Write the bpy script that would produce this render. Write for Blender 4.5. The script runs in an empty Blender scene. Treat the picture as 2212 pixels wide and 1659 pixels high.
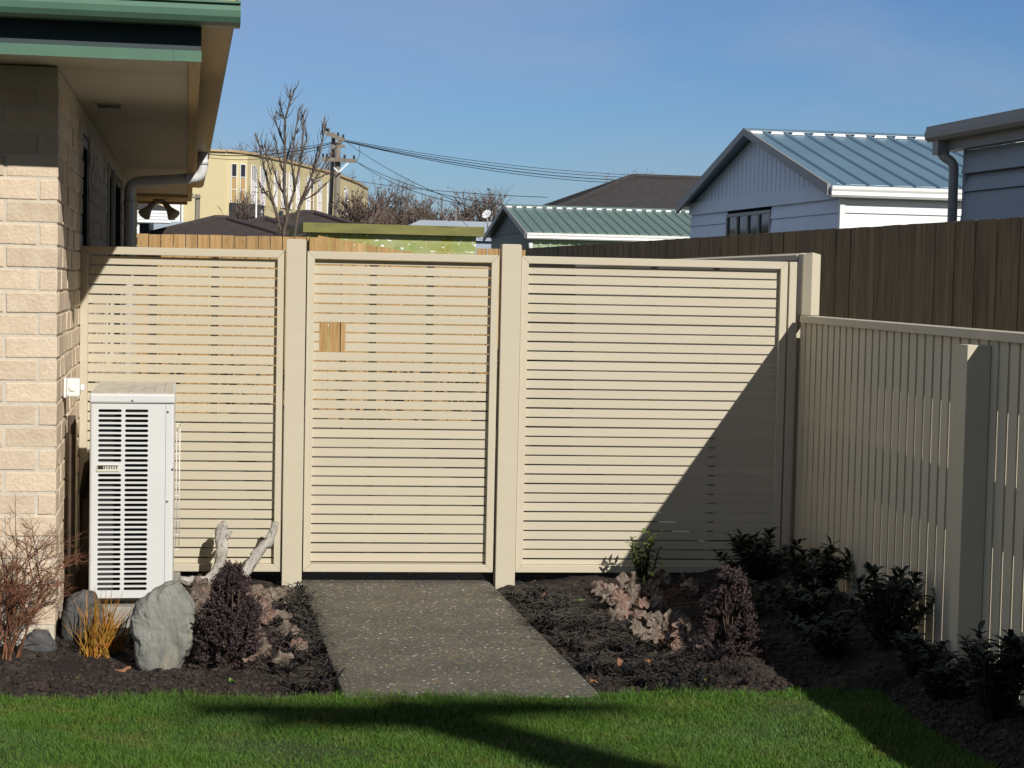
import bpy, bmesh, math, random
import numpy as np
from mathutils import Vector, Matrix, noise
R = math.radians
SC = bpy.context.scene
random.seed(7); RNG = np.random.default_rng(7)

# ------------------------------------------------------------------ camera
CAMP = Vector((0, -8.6, 1.45)); YAW, PIT, ROL = R(6.48), R(3.27), R(1.21)
FW = Vector((math.sin(YAW)*math.cos(PIT), math.cos(YAW)*math.cos(PIT), -math.sin(PIT)))
_r0 = Vector((math.cos(YAW), -math.sin(YAW), 0)); _u0 = _r0.cross(FW)
RT = _r0*math.cos(ROL) + _u0*math.sin(ROL); UP = _u0*math.cos(ROL) - _r0*math.sin(ROL)
cd = bpy.data.cameras.new("camera"); cam = bpy.data.objects.new("camera", cd)
SC.collection.objects.link(cam)
cam.matrix_world = Matrix(((RT.x, UP.x, -FW.x, CAMP.x), (RT.y, UP.y, -FW.y, CAMP.y),
                           (RT.z, UP.z, -FW.z, CAMP.z), (0, 0, 0, 1)))
cd.sensor_width = 36; cd.lens = 36*3928/2212; cd.clip_start = .05; cd.clip_end = 3000
SC.camera = cam
# ------------------------------------------------------------------ sky, sun, exposure
SUN = Vector((.685, -1.36, 1)).normalized()
w = bpy.data.worlds.new("World"); SC.world = w; w.use_nodes = True
nt = w.node_tree; nt.nodes.clear()
sky = nt.nodes.new("ShaderNodeTexSky"); sky.sky_type = 'NISHITA'; sky.sun_disc = False
sky.sun_elevation = math.asin(SUN.z); sky.sun_rotation = math.atan2(SUN.x, SUN.y)
sky.air_density = 1.0; sky.dust_density = .3; sky.ozone_density = 2.0
tc = nt.nodes.new("ShaderNodeTexCoord"); mp = nt.nodes.new("ShaderNodeMapping")
mp.inputs['Scale'].default_value = (1.0, 1.0, 3.2)
nz = nt.nodes.new("ShaderNodeTexNoise"); nz.inputs['Scale'].default_value = 2.6; nz.inputs['Detail'].default_value = 7
nz.inputs['Roughness'].default_value = .52; nz.inputs['Distortion'].default_value = .4
rp = nt.nodes.new("ShaderNodeMapRange"); rp.inputs['From Min'].default_value = .33; rp.inputs['From Max'].default_value = .74
rp.inputs['To Max'].default_value = .85
mx = nt.nodes.new("ShaderNodeMix"); mx.data_type = 'RGBA'
mx.inputs[7].default_value = (7.0, 8.4, 11.2, 1)
bg = nt.nodes.new("ShaderNodeBackground"); bg.inputs['Strength'].default_value = .05
wo = nt.nodes.new("ShaderNodeOutputWorld")
sx = nt.nodes.new("ShaderNodeSeparateXYZ"); gz = nt.nodes.new("ShaderNodeMapRange"); gz.inputs['From Min'].default_value = .165; gz.inputs['From Max'].default_value = .30
gz.inputs['To Min'].default_value = 1.0; gz.inputs['To Max'].default_value = .10                # deep blue overhead, paler low down
tn = nt.nodes.new("ShaderNodeMix"); tn.data_type = 'RGBA'; tn.blend_type = 'MULTIPLY'; tn.inputs[0].default_value = 1; tn.inputs[7].default_value = (.82, 1.14, 1.64, 1)
tz = nt.nodes.new("ShaderNodeVectorMath"); tz.operation = 'SCALE'
cm = nt.nodes.new("ShaderNodeMath"); cm.operation = 'MULTIPLY_ADD'; cm.inputs[1].default_value = -.42    # more veil to the left
L = nt.links.new
L(tc.outputs['Generated'], mp.inputs['Vector']); L(mp.outputs[0], nz.inputs['Vector']); L(tc.outputs['Generated'], sx.inputs[0])
L(sx.outputs['X'], cm.inputs[0]); L(nz.outputs['Fac'], cm.inputs[2]); L(cm.outputs[0], rp.inputs['Value'])
L(sky.outputs[0], tn.inputs[6]); L(sx.outputs['Z'], gz.inputs['Value']); L(tn.outputs[2], tz.inputs[0]); L(gz.outputs[0], tz.inputs['Scale'])
L(rp.outputs[0], mx.inputs[0]); L(tz.outputs[0], mx.inputs[6])
L(mx.outputs[2], bg.inputs['Color']); L(bg.outputs[0], wo.inputs['Surface'])
ld = bpy.data.lights.new("sun", 'SUN'); ld.energy = 5.0; ld.angle = R(.53); ld.color = (1, .955, .88)
lo = bpy.data.objects.new("sun", ld); SC.collection.objects.link(lo)
lo.rotation_euler = SUN.to_track_quat('Z', 'Y').to_euler()
SC.view_settings.view_transform = 'Standard'; SC.view_settings.look = 'None'
SC.view_settings.exposure = 0; SC.view_settings.gamma = 1

# ------------------------------------------------------------------ helpers
def at(x, y, d):                      # point seen at (x, y) of a 2212-wide picture, d metres in front of the camera
    v = FW + RT*((x-1106)/3928) - UP*((y-829.5)/3928)
    return CAMP + v*(d/v.y)

class MB:
    def __init__(s): s.v = []; s.f = []; s.m = []; s.sm = []
    def add(s, vs, fs, mi=0, smooth=False):
        o = len(s.v); s.v.extend([tuple(p) for p in vs])
        for f in fs: s.f.append(tuple(i+o for i in f)); s.m.append(mi); s.sm.append(smooth)
    def box(s, x0, x1, y0, y1, z0, z1, mi=0):
        s.add([(x0,y0,z0),(x1,y0,z0),(x1,y1,z0),(x0,y1,z0),(x0,y0,z1),(x1,y0,z1),(x1,y1,z1),(x0,y1,z1)],
              [(3,2,1,0),(4,5,6,7),(0,1,5,4),(1,2,6,5),(2,3,7,6),(3,0,4,7)], mi)
    def jbox(s, x0, x1, y0, y1, z0, z1, j, mi=0):
        q = lambda: random.uniform(-j, j)
        s.add([(x+q(),y+q(),z+q()) for x,y,z in [(x0,y0,z0),(x1,y0,z0),(x1,y1,z0),(x0,y1,z0),(x0,y0,z1),(x1,y0,z1),(x1,y1,z1),(x0,y1,z1)]],
              [(3,2,1,0),(4,5,6,7),(0,1,5,4),(1,2,6,5),(2,3,7,6),(3,0,4,7)], mi)
    def bar(s, a, b, w, h, mi=0):     # square bar between two points
        a, b = Vector(a), Vector(b); t = (b-a).normalized()
        n = t.cross(Vector((0,0,1)));  n = n.normalized() if n.length > 1e-4 else Vector((1,0,0))
        k = n.cross(t)
        c = [n*(i*w/2)+k*(j*h/2) for i,j in ((-1,-1),(1,-1),(1,1),(-1,1))]
        s.add([a+p for p in c]+[b+p for p in c], [(3,2,1,0),(4,5,6,7),(0,1,5,4),(1,2,6,5),(2,3,7,6),(3,0,4,7)], mi)
    def tube(s, pts, rad, n=8, mi=0, smooth=True, cap=True, wob=0, seed=0):
        pts = [Vector(p) for p in pts]; k = len(pts); vs = []; fs = []
        rad = rad if isinstance(rad, (list, tuple)) else [rad]*k
        up = None
        for i, p in enumerate(pts):
            t = (pts[min(i+1,k-1)]-pts[max(i-1,0)]).normalized()
            if up is None: up = t.orthogonal().normalized()
            else:
                up = up - t*up.dot(t); up = up.normalized() if up.length > 1e-5 else t.orthogonal().normalized()
            bn = t.cross(up)
            for j in range(n):
                a = 2*math.pi*j/n; rr = rad[i]
                if wob: rr *= 1+wob*noise.noise(Vector((math.cos(a)*1.7+seed, math.sin(a)*1.7, i*.22+seed*3)))
                vs.append(p+up*math.cos(a)*rr+bn*math.sin(a)*rr)
        for i in range(k-1):
            for j in range(n):
                j2 = (j+1) % n; fs.append((i*n+j, i*n+j2, (i+1)*n+j2, (i+1)*n+j))
        if cap: fs.append(tuple(range(n))[::-1]); fs.append(tuple(range((k-1)*n, k*n)))
        s.add(vs, fs, mi, smooth)
    def prism(s, poly, ax, a, b, mi=0):   # polygon in the two other axes, extruded along ax from a to b
        n = len(poly)
        def P(p, t): return {0:(t,p[0],p[1]), 1:(p[0],t,p[1]), 2:(p[0],p[1],t)}[ax]
        s.add([P(p,a) for p in poly]+[P(p,b) for p in poly],
              [tuple(range(n))[::-1], tuple(range(n,2*n))]+[(i,(i+1)%n,n+(i+1)%n,n+i) for i in range(n)], mi)
    def lathe(s, prof, c, axis, n=16, mi=0, smooth=True):
        c = Vector(c); t = Vector(axis).normalized(); u = t.orthogonal().normalized(); b = t.cross(u); vs = []; fs = []
        for r, h in prof:
            for j in range(n):
                a = 2*math.pi*j/n; vs.append(c+t*h+(u*math.cos(a)+b*math.sin(a))*r)
        k = len(prof)
        for i in range(k-1):
            for j in range(n): fs.append((i*n+j, i*n+(j+1)%n, (i+1)*n+(j+1)%n, (i+1)*n+j))
        s.add(vs, fs, mi, smooth)

ORG = {}; COL = SC.collection.objects
def props(o, label, cat, group=None, kind=None):
    if label: o["label"] = label
    if cat: o["category"] = cat
    if group: o["group"] = group
    if kind: o["kind"] = kind
def thing(name, label, cat, loc, rot=0, group=None):
    o = bpy.data.objects.new(name, None); COL.link(o); o.location = loc; o.rotation_euler.z = rot
    o.empty_display_size = .1; ORG[o.name] = Vector(loc); props(o, label, cat, group); return o
def fixnormals(me):
    bm = bmesh.new(); bm.from_mesh(me); bmesh.ops.recalc_face_normals(bm, faces=bm.faces); bm.to_mesh(me); bm.free()
def _mesh(name, mb, mats, org, fix=True):
    me = bpy.data.meshes.new(name)
    if isinstance(mb, MB):
        me.from_pydata([(p[0]-org[0], p[1]-org[1], p[2]-org[2]) for p in mb.v], [], mb.f)
        me.polygons.foreach_set('material_index', mb.m); me.polygons.foreach_set('use_smooth', mb.sm)
        if fix and len(mb.f) < 60000: fixnormals(me)
    else:                              # (verts Nx3, faces Mxk)
        V, F = mb[0], mb[1]; V = V - np.array(org)[None]
        me.vertices.add(len(V)); me.vertices.foreach_set('co', V.astype(np.float32).ravel())
        k = F.shape[1]; me.loops.add(F.size); me.loops.foreach_set('vertex_index', F.astype(np.int32).ravel())
        me.polygons.add(len(F)); me.polygons.foreach_set('loop_start', np.arange(0, F.size, k, dtype=np.int32))
        me.polygons.foreach_set('loop_total', np.full(len(F), k, dtype=np.int32))
        me.update(); me.validate()
        if len(mb) > 2:
            uv = me.uv_layers.new(name='UVMap'); uv.data.foreach_set('uv', mb[2][F.ravel()].astype(np.float32).ravel())
    for m in (mats if isinstance(mats, (list, tuple)) else [mats]): me.materials.append(m)
    me.update(); return me
def bevel(o, wd):
    b = o.modifiers.new('bevel', 'BEVEL'); b.width = wd; b.segments = 2; b.limit_method = 'ANGLE'; b.angle_limit = R(40)
def part(name, mb, mats, parent, local=False, bev=0, label=None, kind=None):
    org = Vector((0,0,0)) if local else ORG[parent.name]
    o = bpy.data.objects.new(name, _mesh(name, mb, mats, org)); COL.link(o); o.parent = parent; ORG[o.name] = org
    if label: o["label"] = label
    if kind: o["kind"] = kind
    if bev: bevel(o, bev)
    return o
def solo(name, mb, mats, label=None, cat=None, group=None, kind=None, loc=None, bev=0):
    if loc is None:
        V = np.array(mb.v) if isinstance(mb, MB) else mb[0]
        loc = Vector(((V[:,0].min()+V[:,0].max())/2, (V[:,1].min()+V[:,1].max())/2, V[:,2].min()))
    o = bpy.data.objects.new(name, _mesh(name, mb, mats, loc)); COL.link(o); o.location = loc; ORG[o.name] = Vector(loc)
    props(o, label, cat, group, kind)
    if bev: bevel(o, bev)
    return o
def merge(parts):                      # numpy (V,F,UV?) list -> one
    Vs, Fs, U, o = [], [], [], 0
    for p in parts:
        Vs.append(p[0]); Fs.append(p[1]+o); o += len(p[0])
        if len(p) > 2: U.append(p[2])
    return (np.concatenate(Vs), np.concatenate(Fs)) + ((np.concatenate(U),) if U else ())

# ------------------------------------------------------------------ materials
def mat(name, c1, c2=None, scale=8, rough=.6, bump=0, bscale=60, stretch=(1,1,1), spec=.4, metal=0, detail=6, lo=.35, hi=.65, bdist=.004):
    m = bpy.data.materials.new(name); m.use_nodes = True; t = m.node_tree; b = t.nodes['Principled BSDF']
    b.inputs['Roughness'].default_value = rough; b.inputs['Metallic'].default_value = metal
    b.inputs['Specular IOR Level'].default_value = spec; b.inputs['Base Color'].default_value = (*c1, 1)
    tcn = t.nodes.new('ShaderNodeTexCoord'); mpn = t.nodes.new('ShaderNodeMapping'); mpn.inputs['Scale'].default_value = stretch
    t.links.new(tcn.outputs['Object'], mpn.inputs['Vector'])
    if c2:
        n = t.nodes.new('ShaderNodeTexNoise'); n.inputs['Scale'].default_value = scale; n.inputs['Detail'].default_value = detail
        n.inputs['Roughness'].default_value = .6
        r = t.nodes.new('ShaderNodeMapRange'); r.inputs['From Min'].default_value = lo; r.inputs['From Max'].default_value = hi
        x = t.nodes.new('ShaderNodeMix'); x.data_type = 'RGBA'; x.inputs[6].default_value = (*c1,1); x.inputs[7].default_value = (*c2,1)
        t.links.new(mpn.outputs[0], n.inputs['Vector']); t.links.new(n.outputs['Fac'], r.inputs['Value'])
        t.links.new(r.outputs[0], x.inputs[0]); t.links.new(x.outputs[2], b.inputs['Base Color'])
        m['mix'] = x.name
    if bump:
        n2 = t.nodes.new('ShaderNodeTexNoise'); n2.inputs['Scale'].default_value = bscale; n2.inputs['Detail'].default_value = 5
        bp = t.nodes.new('ShaderNodeBump'); bp.inputs['Strength'].default_value = bump; bp.inputs['Distance'].default_value = bdist
        t.links.new(mpn.outputs[0], n2.inputs['Vector']); t.links.new(n2.outputs['Fac'], bp.inputs['Height'])
        t.links.new(bp.outputs[0], b.inputs['Normal'])
    return m
def overlay(m, col, scale, lo, hi, stretch=(1,1,1), kind='noise', amt=1):   # spots or streaks over the base colour
    t = m.node_tree; b = t.nodes['Principled BSDF']; tcn = t.nodes.new('ShaderNodeTexCoord')
    mpn = t.nodes.new('ShaderNodeMapping'); mpn.inputs['Scale'].default_value = stretch
    n = t.nodes.new('ShaderNodeTexNoise' if kind == 'noise' else 'ShaderNodeTexVoronoi'); n.inputs['Scale'].default_value = scale
    if kind == 'noise': n.inputs['Detail'].default_value = 4
    r = t.nodes.new('ShaderNodeMapRange'); r.inputs['From Min'].default_value = lo; r.inputs['From Max'].default_value = hi
    r.inputs['To Max'].default_value = amt
    x = t.nodes.new('ShaderNodeMix'); x.data_type = 'RGBA'; x.inputs[7].default_value = (*col,1)
    t.links.new(tcn.outputs['Object'], mpn.inputs['Vector']); t.links.new(mpn.outputs[0], n.inputs['Vector'])
    t.links.new(n.outputs[0], r.inputs['Value']); t.links.new(r.outputs[0], x.inputs[0])
    ln = b.inputs['Base Color'].links
    if ln: t.links.new(ln[0].from_socket, x.inputs[6])
    else: x.inputs[6].default_value = b.inputs['Base Color'].default_value
    t.links.new(x.outputs[2], b.inputs['Base Color']); return m

CREAM = mat('cream_paint', (.55,.495,.38), (.53,.475,.36), 3, .55, .12, 90, (.25,1,3))
overlay(CREAM, (.42,.36,.27), 14, .70, .85, (.3,1,1), amt=.25)
overlay(CREAM, (.33,.29,.22), 55, .73, .78, amt=.35)
PINE = mat('new_timber', (.47,.30,.125), (.33,.19,.07), 7, .75, .3, 40, (6,6,.5))
overlay(PINE, (.22,.115,.04), 6, .68, .76, (2,2,.8), amt=.7)
overlay(PINE, (.54,.38,.19), 2.2, .5, .7, (3,3,.2), amt=.6)
OLDWOOD = mat('weathered_timber', (.125,.09,.05), (.20,.15,.085), 6, .85, .4, 50, (5,5,.4))
overlay(OLDWOOD, (.07,.055,.035), 5, .52, .72, (7,7,.5), amt=.9)
overlay(OLDWOOD, (.26,.20,.12), 2.6, .54, .7, (6,6,.15), amt=.6)
BRICK = mat('cream_brick', (.66,.545,.41), (.58,.46,.335), 18, .85, .7, 70, bdist=.006)
overlay(BRICK, (.66,.55,.42), 11, .52, .7, amt=.7)
overlay(BRICK, (.20,.12,.075), 62, .70, .74, (1,1,1.3), amt=.9)
overlay(BRICK, (.75,.68,.58), 75, .71, .76, amt=.7)
MORTAR = mat('mortar', (.62,.56,.46), (.54,.48,.39), 30, .95, .5, 140)
SOFFIT = mat('soffit_board', (.46,.43,.36), (.43,.40,.33), 4, .6)
BEIGEM = mat('beige_metal', (.50,.37,.20), (.46,.33,.17), 6, .45)
overlay(BEIGEM, (.16,.11,.06), 60, .70, .76, amt=.7)
BOARD = mat('fascia_board', (.50,.36,.18), (.42,.29,.13), 5, .6, .2, 40, (6,.5,6))
GREENM = mat('green_steel', (.095,.19,.135), (.085,.17,.12), 5, .38, spec=.5)
DKGREEN = mat('dark_green_steel', (.035,.06,.062), (.03,.05,.055), 5, .5)
WHITEP = mat('white_plastic', (.80,.80,.78), (.76,.76,.74), 10, .4)
PIPE = mat('grey_white_pipe', (.66,.66,.66), (.60,.60,.60), 6, .35)
DARKAL = mat('dark_joinery', (.02,.022,.025), rough=.4)
PALEAL = mat('pale_joinery', (.55,.52,.46), rough=.45)
GLASS = mat('window_glass', (.015,.02,.022), rough=.06, spec=.6)
HPM = mat('enamel_steel', (.64,.65,.635), (.61,.62,.605), 4, .35, .03, 200)
HPTOP = mat('dusty_enamel_top', (.60,.56,.48), (.44,.40,.33), 7, .6, stretch=(3,1,1), lo=.45, hi=.75)
HPDARK = mat('coil_dark', (.012,.012,.014), (.03,.03,.033), 120, .5, stretch=(.1,.1,1))
FINM = mat('coil_fins', (.10,.105,.115), (.05,.05,.055), 60, .4, metal=.5, stretch=(8,8,.2))
WIRE = mat('white_wire', (.74,.72,.66), rough=.4)
SCREW = mat('screw_steel', (.35,.35,.34), rough=.3, metal=.8)
LABEL = mat('label_plate', (.62,.60,.50), rough=.5); BLACKP = mat('black_print', (.03,.03,.028), rough=.5)
HOSE = mat('insulated_pipe', (.05,.038,.03), (.09,.06,.04), 12, .8)
CONC = mat('concrete_pad', (.33,.32,.29), (.26,.25,.22), 12, .9, .4, 90)
SOIL = mat('soil', (.013,.009,.0075), (.034,.024,.0195), 60, .95, 1.0, 170, bdist=.012, lo=.4, hi=.7)
overlay(SOIL, (.12,.10,.085), 5.5, .50, .72, (1,1.6,1), amt=.5)
overlay(SOIL, (.30,.28,.25), 150, .73, .76, amt=.6)
CLOD = mat('clod', (.017,.012,.0095), (.065,.043,.032), 130, .95, .5, 200, lo=.4, hi=.72)
GRASSB = mat('turf_base', (.035,.05,.012), (.02,.03,.008), 40, .95, .8, 200)
GRASS = mat('grass_blade', (.050,.130,.013), (.096,.170,.022), 260, .6, spec=.25, detail=2, lo=.38, hi=.66)
overlay(GRASS, (.15,.145,.04), 5, .50, .72, amt=.55)
overlay(GRASS, (.085,.15,.05), 2.2, .5, .7, amt=.5)
overlay(GRASS, (.035,.09,.015), 7, .52, .72, (1.4,1,1), amt=.5)
overlay(GRASS, (.22,.19,.07), 420, .72, .76, amt=.7)
GROUND = mat('ground', (.10,.095,.075), (.07,.075,.045), 1.5, .95, .4, 30)
ROCK = mat('grey_stone', (.25,.25,.22), (.16,.165,.15), 7, .9, 1.0, 26, (1,1,.45), bdist=.022)
overlay(ROCK, (.36,.32,.235), 5, .54, .68, (1.6,1,.5), amt=.75)
overlay(ROCK, (.095,.10,.10), 13, .58, .70, (1,1,.35), amt=.75)
overlay(ROCK, (.46,.45,.41), 34, .64, .72, (1,1,.6), amt=.6)
overlay(ROCK, (.10,.10,.095), 70, .66, .74, amt=.7)
ROCKD = mat('dark_stone', (.10,.10,.10), (.055,.057,.06), 12, .85, .7, 50, bdist=.006)
overlay(ROCKD, (.2,.2,.19), 40, .66, .74, amt=.6)
DRIFT = mat('driftwood', (.42,.395,.36), (.25,.225,.195), 7, .85, 1.0, 40, (4,4,.45), bdist=.006, lo=.4, hi=.66)
overlay(DRIFT, (.13,.11,.09), 9, .63, .70, (5,5,.5), amt=.8)
overlay(DRIFT, (.52,.50,.47), 3, .5, .7, amt=.5)
overlay(DRIFT, (.10,.085,.07), 30, .60, .68, (3,3,.35), amt=.7)
PURPLE = mat('purple_foliage', (.040,.026,.028), (.085,.055,.055), 60, .75, lo=.35, hi=.7)
overlay(PURPLE, (.10,.062,.048), 9, .56, .74, amt=.6)
TWIG = mat('reddish_twig', (.13,.05,.028), (.23,.105,.055), 30, .8)
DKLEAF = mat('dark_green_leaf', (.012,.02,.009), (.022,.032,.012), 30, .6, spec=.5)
GRLEAF = mat('green_leaf', (.05,.095,.02), (.13,.16,.03), 30, .5)
overlay(GRLEAF, (.18,.09,.03), 40, .64, .72, amt=.6)
YELLEAF = mat('yellow_leaf', (.42,.42,.13), (.32,.34,.09), 30, .6)
STEM = mat('plant_stem', (.045,.04,.02), (.06,.035,.02), 30, .7)
MONDO = mat('black_grass', (.005,.0045,.0055), (.013,.0115,.013), 40, .36, spec=.3)
ORANGE = mat('orange_blade', (.36,.12,.012), (.25,.17,.02), 30, .55, lo=.35, hi=.65)
overlay(ORANGE, (.14,.035,.016), 24, .56, .72, amt=.8)
DRYLEAF = mat('dry_leaf', (.30,.15,.08), (.20,.085,.04), 30, .75)
WEED = mat('weed_leaf', (.10,.19,.03), (.16,.25,.05), 60, .6)
BARK = mat('grey_bark', (.135,.105,.08), (.08,.06,.048), 9, .85, .5, 40, (3,3,1))
FARTWIG = mat('far_twig', (.12,.092,.078), (.17,.13,.105), 2, .9)
FARLEAF = mat('far_brown_leaf', (.125,.062,.042), (.17,.10,.06), 1.5, .8)
POLE = mat('pole_timber', (.24,.205,.165), (.15,.13,.105), 3, .85, .4, 20, (4,4,.3))
WIREB = mat('black_cable', (.012,.012,.015), rough=.6)
CERAM = mat('insulator', (.03,.025,.03), rough=.35)
YEL = mat('yellow_render', (.60,.51,.30), (.575,.485,.28), .25, .8)
YELCAP = mat('parapet_cap', (.50,.36,.2), rough=.6)
TAN = mat('tan_panel', (.43,.285,.12), (.40,.26,.105), 2, .7); WHT = mat('white_frame', (.78,.78,.79), rough=.5)
LILAC = mat('pale_panel', (.50,.42,.44), rough=.6); FARDK = mat('far_dark', (.025,.024,.03), rough=.4)
RBROWN = mat('brown_roof_tile', (.062,.047,.044), (.045,.035,.034), 4, .8)
overlay(RBROWN, (.028,.021,.022), 40, .5, .7, (.2,.2,3), amt=.5)
RGREY = mat('charcoal_shingle', (.052,.048,.047), (.034,.032,.032), 7, .85, stretch=(.6,.6,3))
RWHITE = mat('pale_steel_roof', (.50,.56,.62), (.44,.5,.56), 1, .4)
SHEDG = mat('sage_steel', (.30,.37,.235), (.27,.335,.21), 2, .55)
SHEDROOF = mat('bluegreen_steel', (.145,.215,.195), (.13,.20,.18), 1.2, .42)
BLUER = mat('blue_grey_steel', (.14,.235,.31), (.12,.205,.28), .8, .4, spec=.5)
WHITESHADE = mat('shaded_white_board', (.60,.69,.82), (.56,.65,.78), 1.5, .6)  # same paint as the white front, coloured bluer for the shaded side
WHITEB = mat('white_board', (.78,.80,.80), (.74,.76,.77), 1.5, .5)
GREYTRIM = mat('grey_trim', (.24,.25,.255), rough=.5)
GREYB = mat('grey_board', (.32,.38,.45), (.27,.33,.40), 2, .7); GREYBL = mat('grey_block', (.12,.125,.135), (.09,.095,.105), 6, .85, .3, 40)
MOSSF = mat('mossy_fascia', (.215,.20,.06), (.15,.145,.05), 3, .85, stretch=(.5,1,2))
overlay(MOSSF, (.10,.09,.05), 5, .58, .74, (.3,1,2), amt=.8)
CURT = mat('curtain', (.62,.42,.24), rough=.8)

# green-painted block wall: courses, moss and flaking white paint
def block_mat():
    m = mat('mossy_block', (.25,.31,.105), (.36,.38,.19), 2.2, .9, .4, 30); t = m.node_tree; b = t.nodes['Principled BSDF']
    overlay(m, (.27,.24,.03), 1.6, .5, .66, (1,1,.7), amt=.8)
    overlay(m, (.13,.17,.05), 5, .55, .75, (1,1,1), amt=.6)
    overlay(m, (.74,.76,.70), 3.2, .57, .60, (1.2,1,1.6), amt=.0)
    overlay(m, (.74,.76,.70), 6.5, .60, .64, (1.0,1,1.5), amt=.95)
    src = b.inputs['Base Color'].links[0].from_socket
    br = t.nodes.new('ShaderNodeTexBrick'); tcn = t.nodes.new('ShaderNodeTexCoord'); sp = t.nodes.new('ShaderNodeSeparateXYZ'); cb = t.nodes.new('ShaderNodeCombineXYZ')
    t.links.new(tcn.outputs['Object'], sp.inputs[0]); t.links.new(sp.outputs[0], cb.inputs[0]); t.links.new(sp.outputs[2], cb.inputs[1])
    t.links.new(cb.outputs[0], br.inputs['Vector'])
    br.inputs['Scale'].default_value = 1; br.inputs['Brick Width'].default_value = .4; br.inputs['Row Height'].default_value = .2
    br.inputs['Mortar Size'].default_value = .012
    x = t.nodes.new('ShaderNodeMix'); x.data_type = 'RGBA'; x.inputs[7].default_value = (.34,.35,.16,1)
    t.links.new(br.outputs['Fac'], x.inputs[0]); t.links.new(src, x.inputs[6]); t.links.new(x.outputs[2], b.inputs['Base Color'])
    return m
MBLOCK = block_mat(); LAMPB = mat('lamp_beige', (.30,.25,.18), rough=.6)
def island(m, lo, hi):                      # each board, brick or leaf a slightly different tone
    t = m.node_tree; b = t.nodes['Principled BSDF']; g = t.nodes.new('ShaderNodeNewGeometry'); r = t.nodes.new('ShaderNodeMapRange')
    r.inputs['To Min'].default_value = lo; r.inputs['To Max'].default_value = hi; t.links.new(g.outputs['Random Per Island'], r.inputs['Value'])
    x = t.nodes.new('ShaderNodeMix'); x.data_type = 'RGBA'; x.blend_type = 'MULTIPLY'; x.inputs[0].default_value = 1
    t.links.new(b.inputs['Base Color'].links[0].from_socket, x.inputs[6]); t.links.new(r.outputs[0], x.inputs[7]); t.links.new(x.outputs[2], b.inputs['Base Color'])
def aggregate():
    m = bpy.data.materials.new('exposed_aggregate'); m.use_nodes = True; t = m.node_tree; b = t.nodes['Principled BSDF']
    b.inputs['Roughness'].default_value = .8
    tcn = t.nodes.new('ShaderNodeTexCoord'); v = t.nodes.new('ShaderNodeTexVoronoi'); v.inputs['Scale'].default_value = 82
    t.links.new(tcn.outputs['Object'], v.inputs['Vector'])
    sp = t.nodes.new('ShaderNodeSeparateColor'); t.links.new(v.outputs['Color'], sp.inputs[0])
    cr = t.nodes.new('ShaderNodeValToRGB'); cr.color_ramp.interpolation = 'CONSTANT'; e = cr.color_ramp.elements
    cols = [(0,(.10,.095,.08)),(.30,(.14,.127,.098)),(.52,(.175,.155,.113)),(.66,(.21,.155,.085)),(.76,(.30,.21,.10)),(.84,(.075,.078,.085)),(.93,(.34,.30,.22)),(.972,(.55,.53,.48))]
    e[0].position = 0; e[0].color = (*cols[0][1],1); e[1].position = cols[1][0]; e[1].color = (*cols[1][1],1)
    for p,c in cols[2:]: q = e.new(p); q.color = (*c,1)
    t.links.new(sp.outputs[0], cr.inputs[0])
    r = t.nodes.new('ShaderNodeMapRange'); r.inputs['From Min'].default_value = .42; r.inputs['From Max'].default_value = .62
    t.links.new(v.outputs['Distance'], r.inputs['Value'])
    x = t.nodes.new('ShaderNodeMix'); x.data_type = 'RGBA'; x.inputs[7].default_value = (.105,.098,.08,1)
    t.links.new(r.outputs[0], x.inputs[0]); t.links.new(cr.outputs[0], x.inputs[6])
    n = t.nodes.new('ShaderNodeTexNoise'); n.inputs['Scale'].default_value = 4; n.inputs['Detail'].default_value = 5
    t.links.new(tcn.outputs['Object'], n.inputs['Vector'])
    r2 = t.nodes.new('ShaderNodeMapRange'); r2.inputs['From Min'].default_value = .3; r2.inputs['From Max'].default_value = .7
    r2.inputs['To Min'].default_value = .66; r2.inputs['To Max'].default_value = 1.0; t.links.new(n.outputs['Fac'], r2.inputs['Value'])
    ml = t.nodes.new('ShaderNodeMix'); ml.data_type = 'RGBA'; ml.blend_type = 'MULTIPLY'; ml.inputs[0].default_value = 1
    t.links.new(x.outputs[2], ml.inputs[6]); t.links.new(r2.outputs[0], ml.inputs[7]); t.links.new(ml.outputs[2], b.inputs['Base Color'])
    bp = t.nodes.new('ShaderNodeBump'); bp.inputs['Strength'].default_value = .8; bp.inputs['Distance'].default_value = .005; bp.invert = True
    t.links.new(v.outputs['Distance'], bp.inputs['Height']); t.links.new(bp.outputs[0], b.inputs['Normal'])
    return m
AGG = aggregate()
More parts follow.
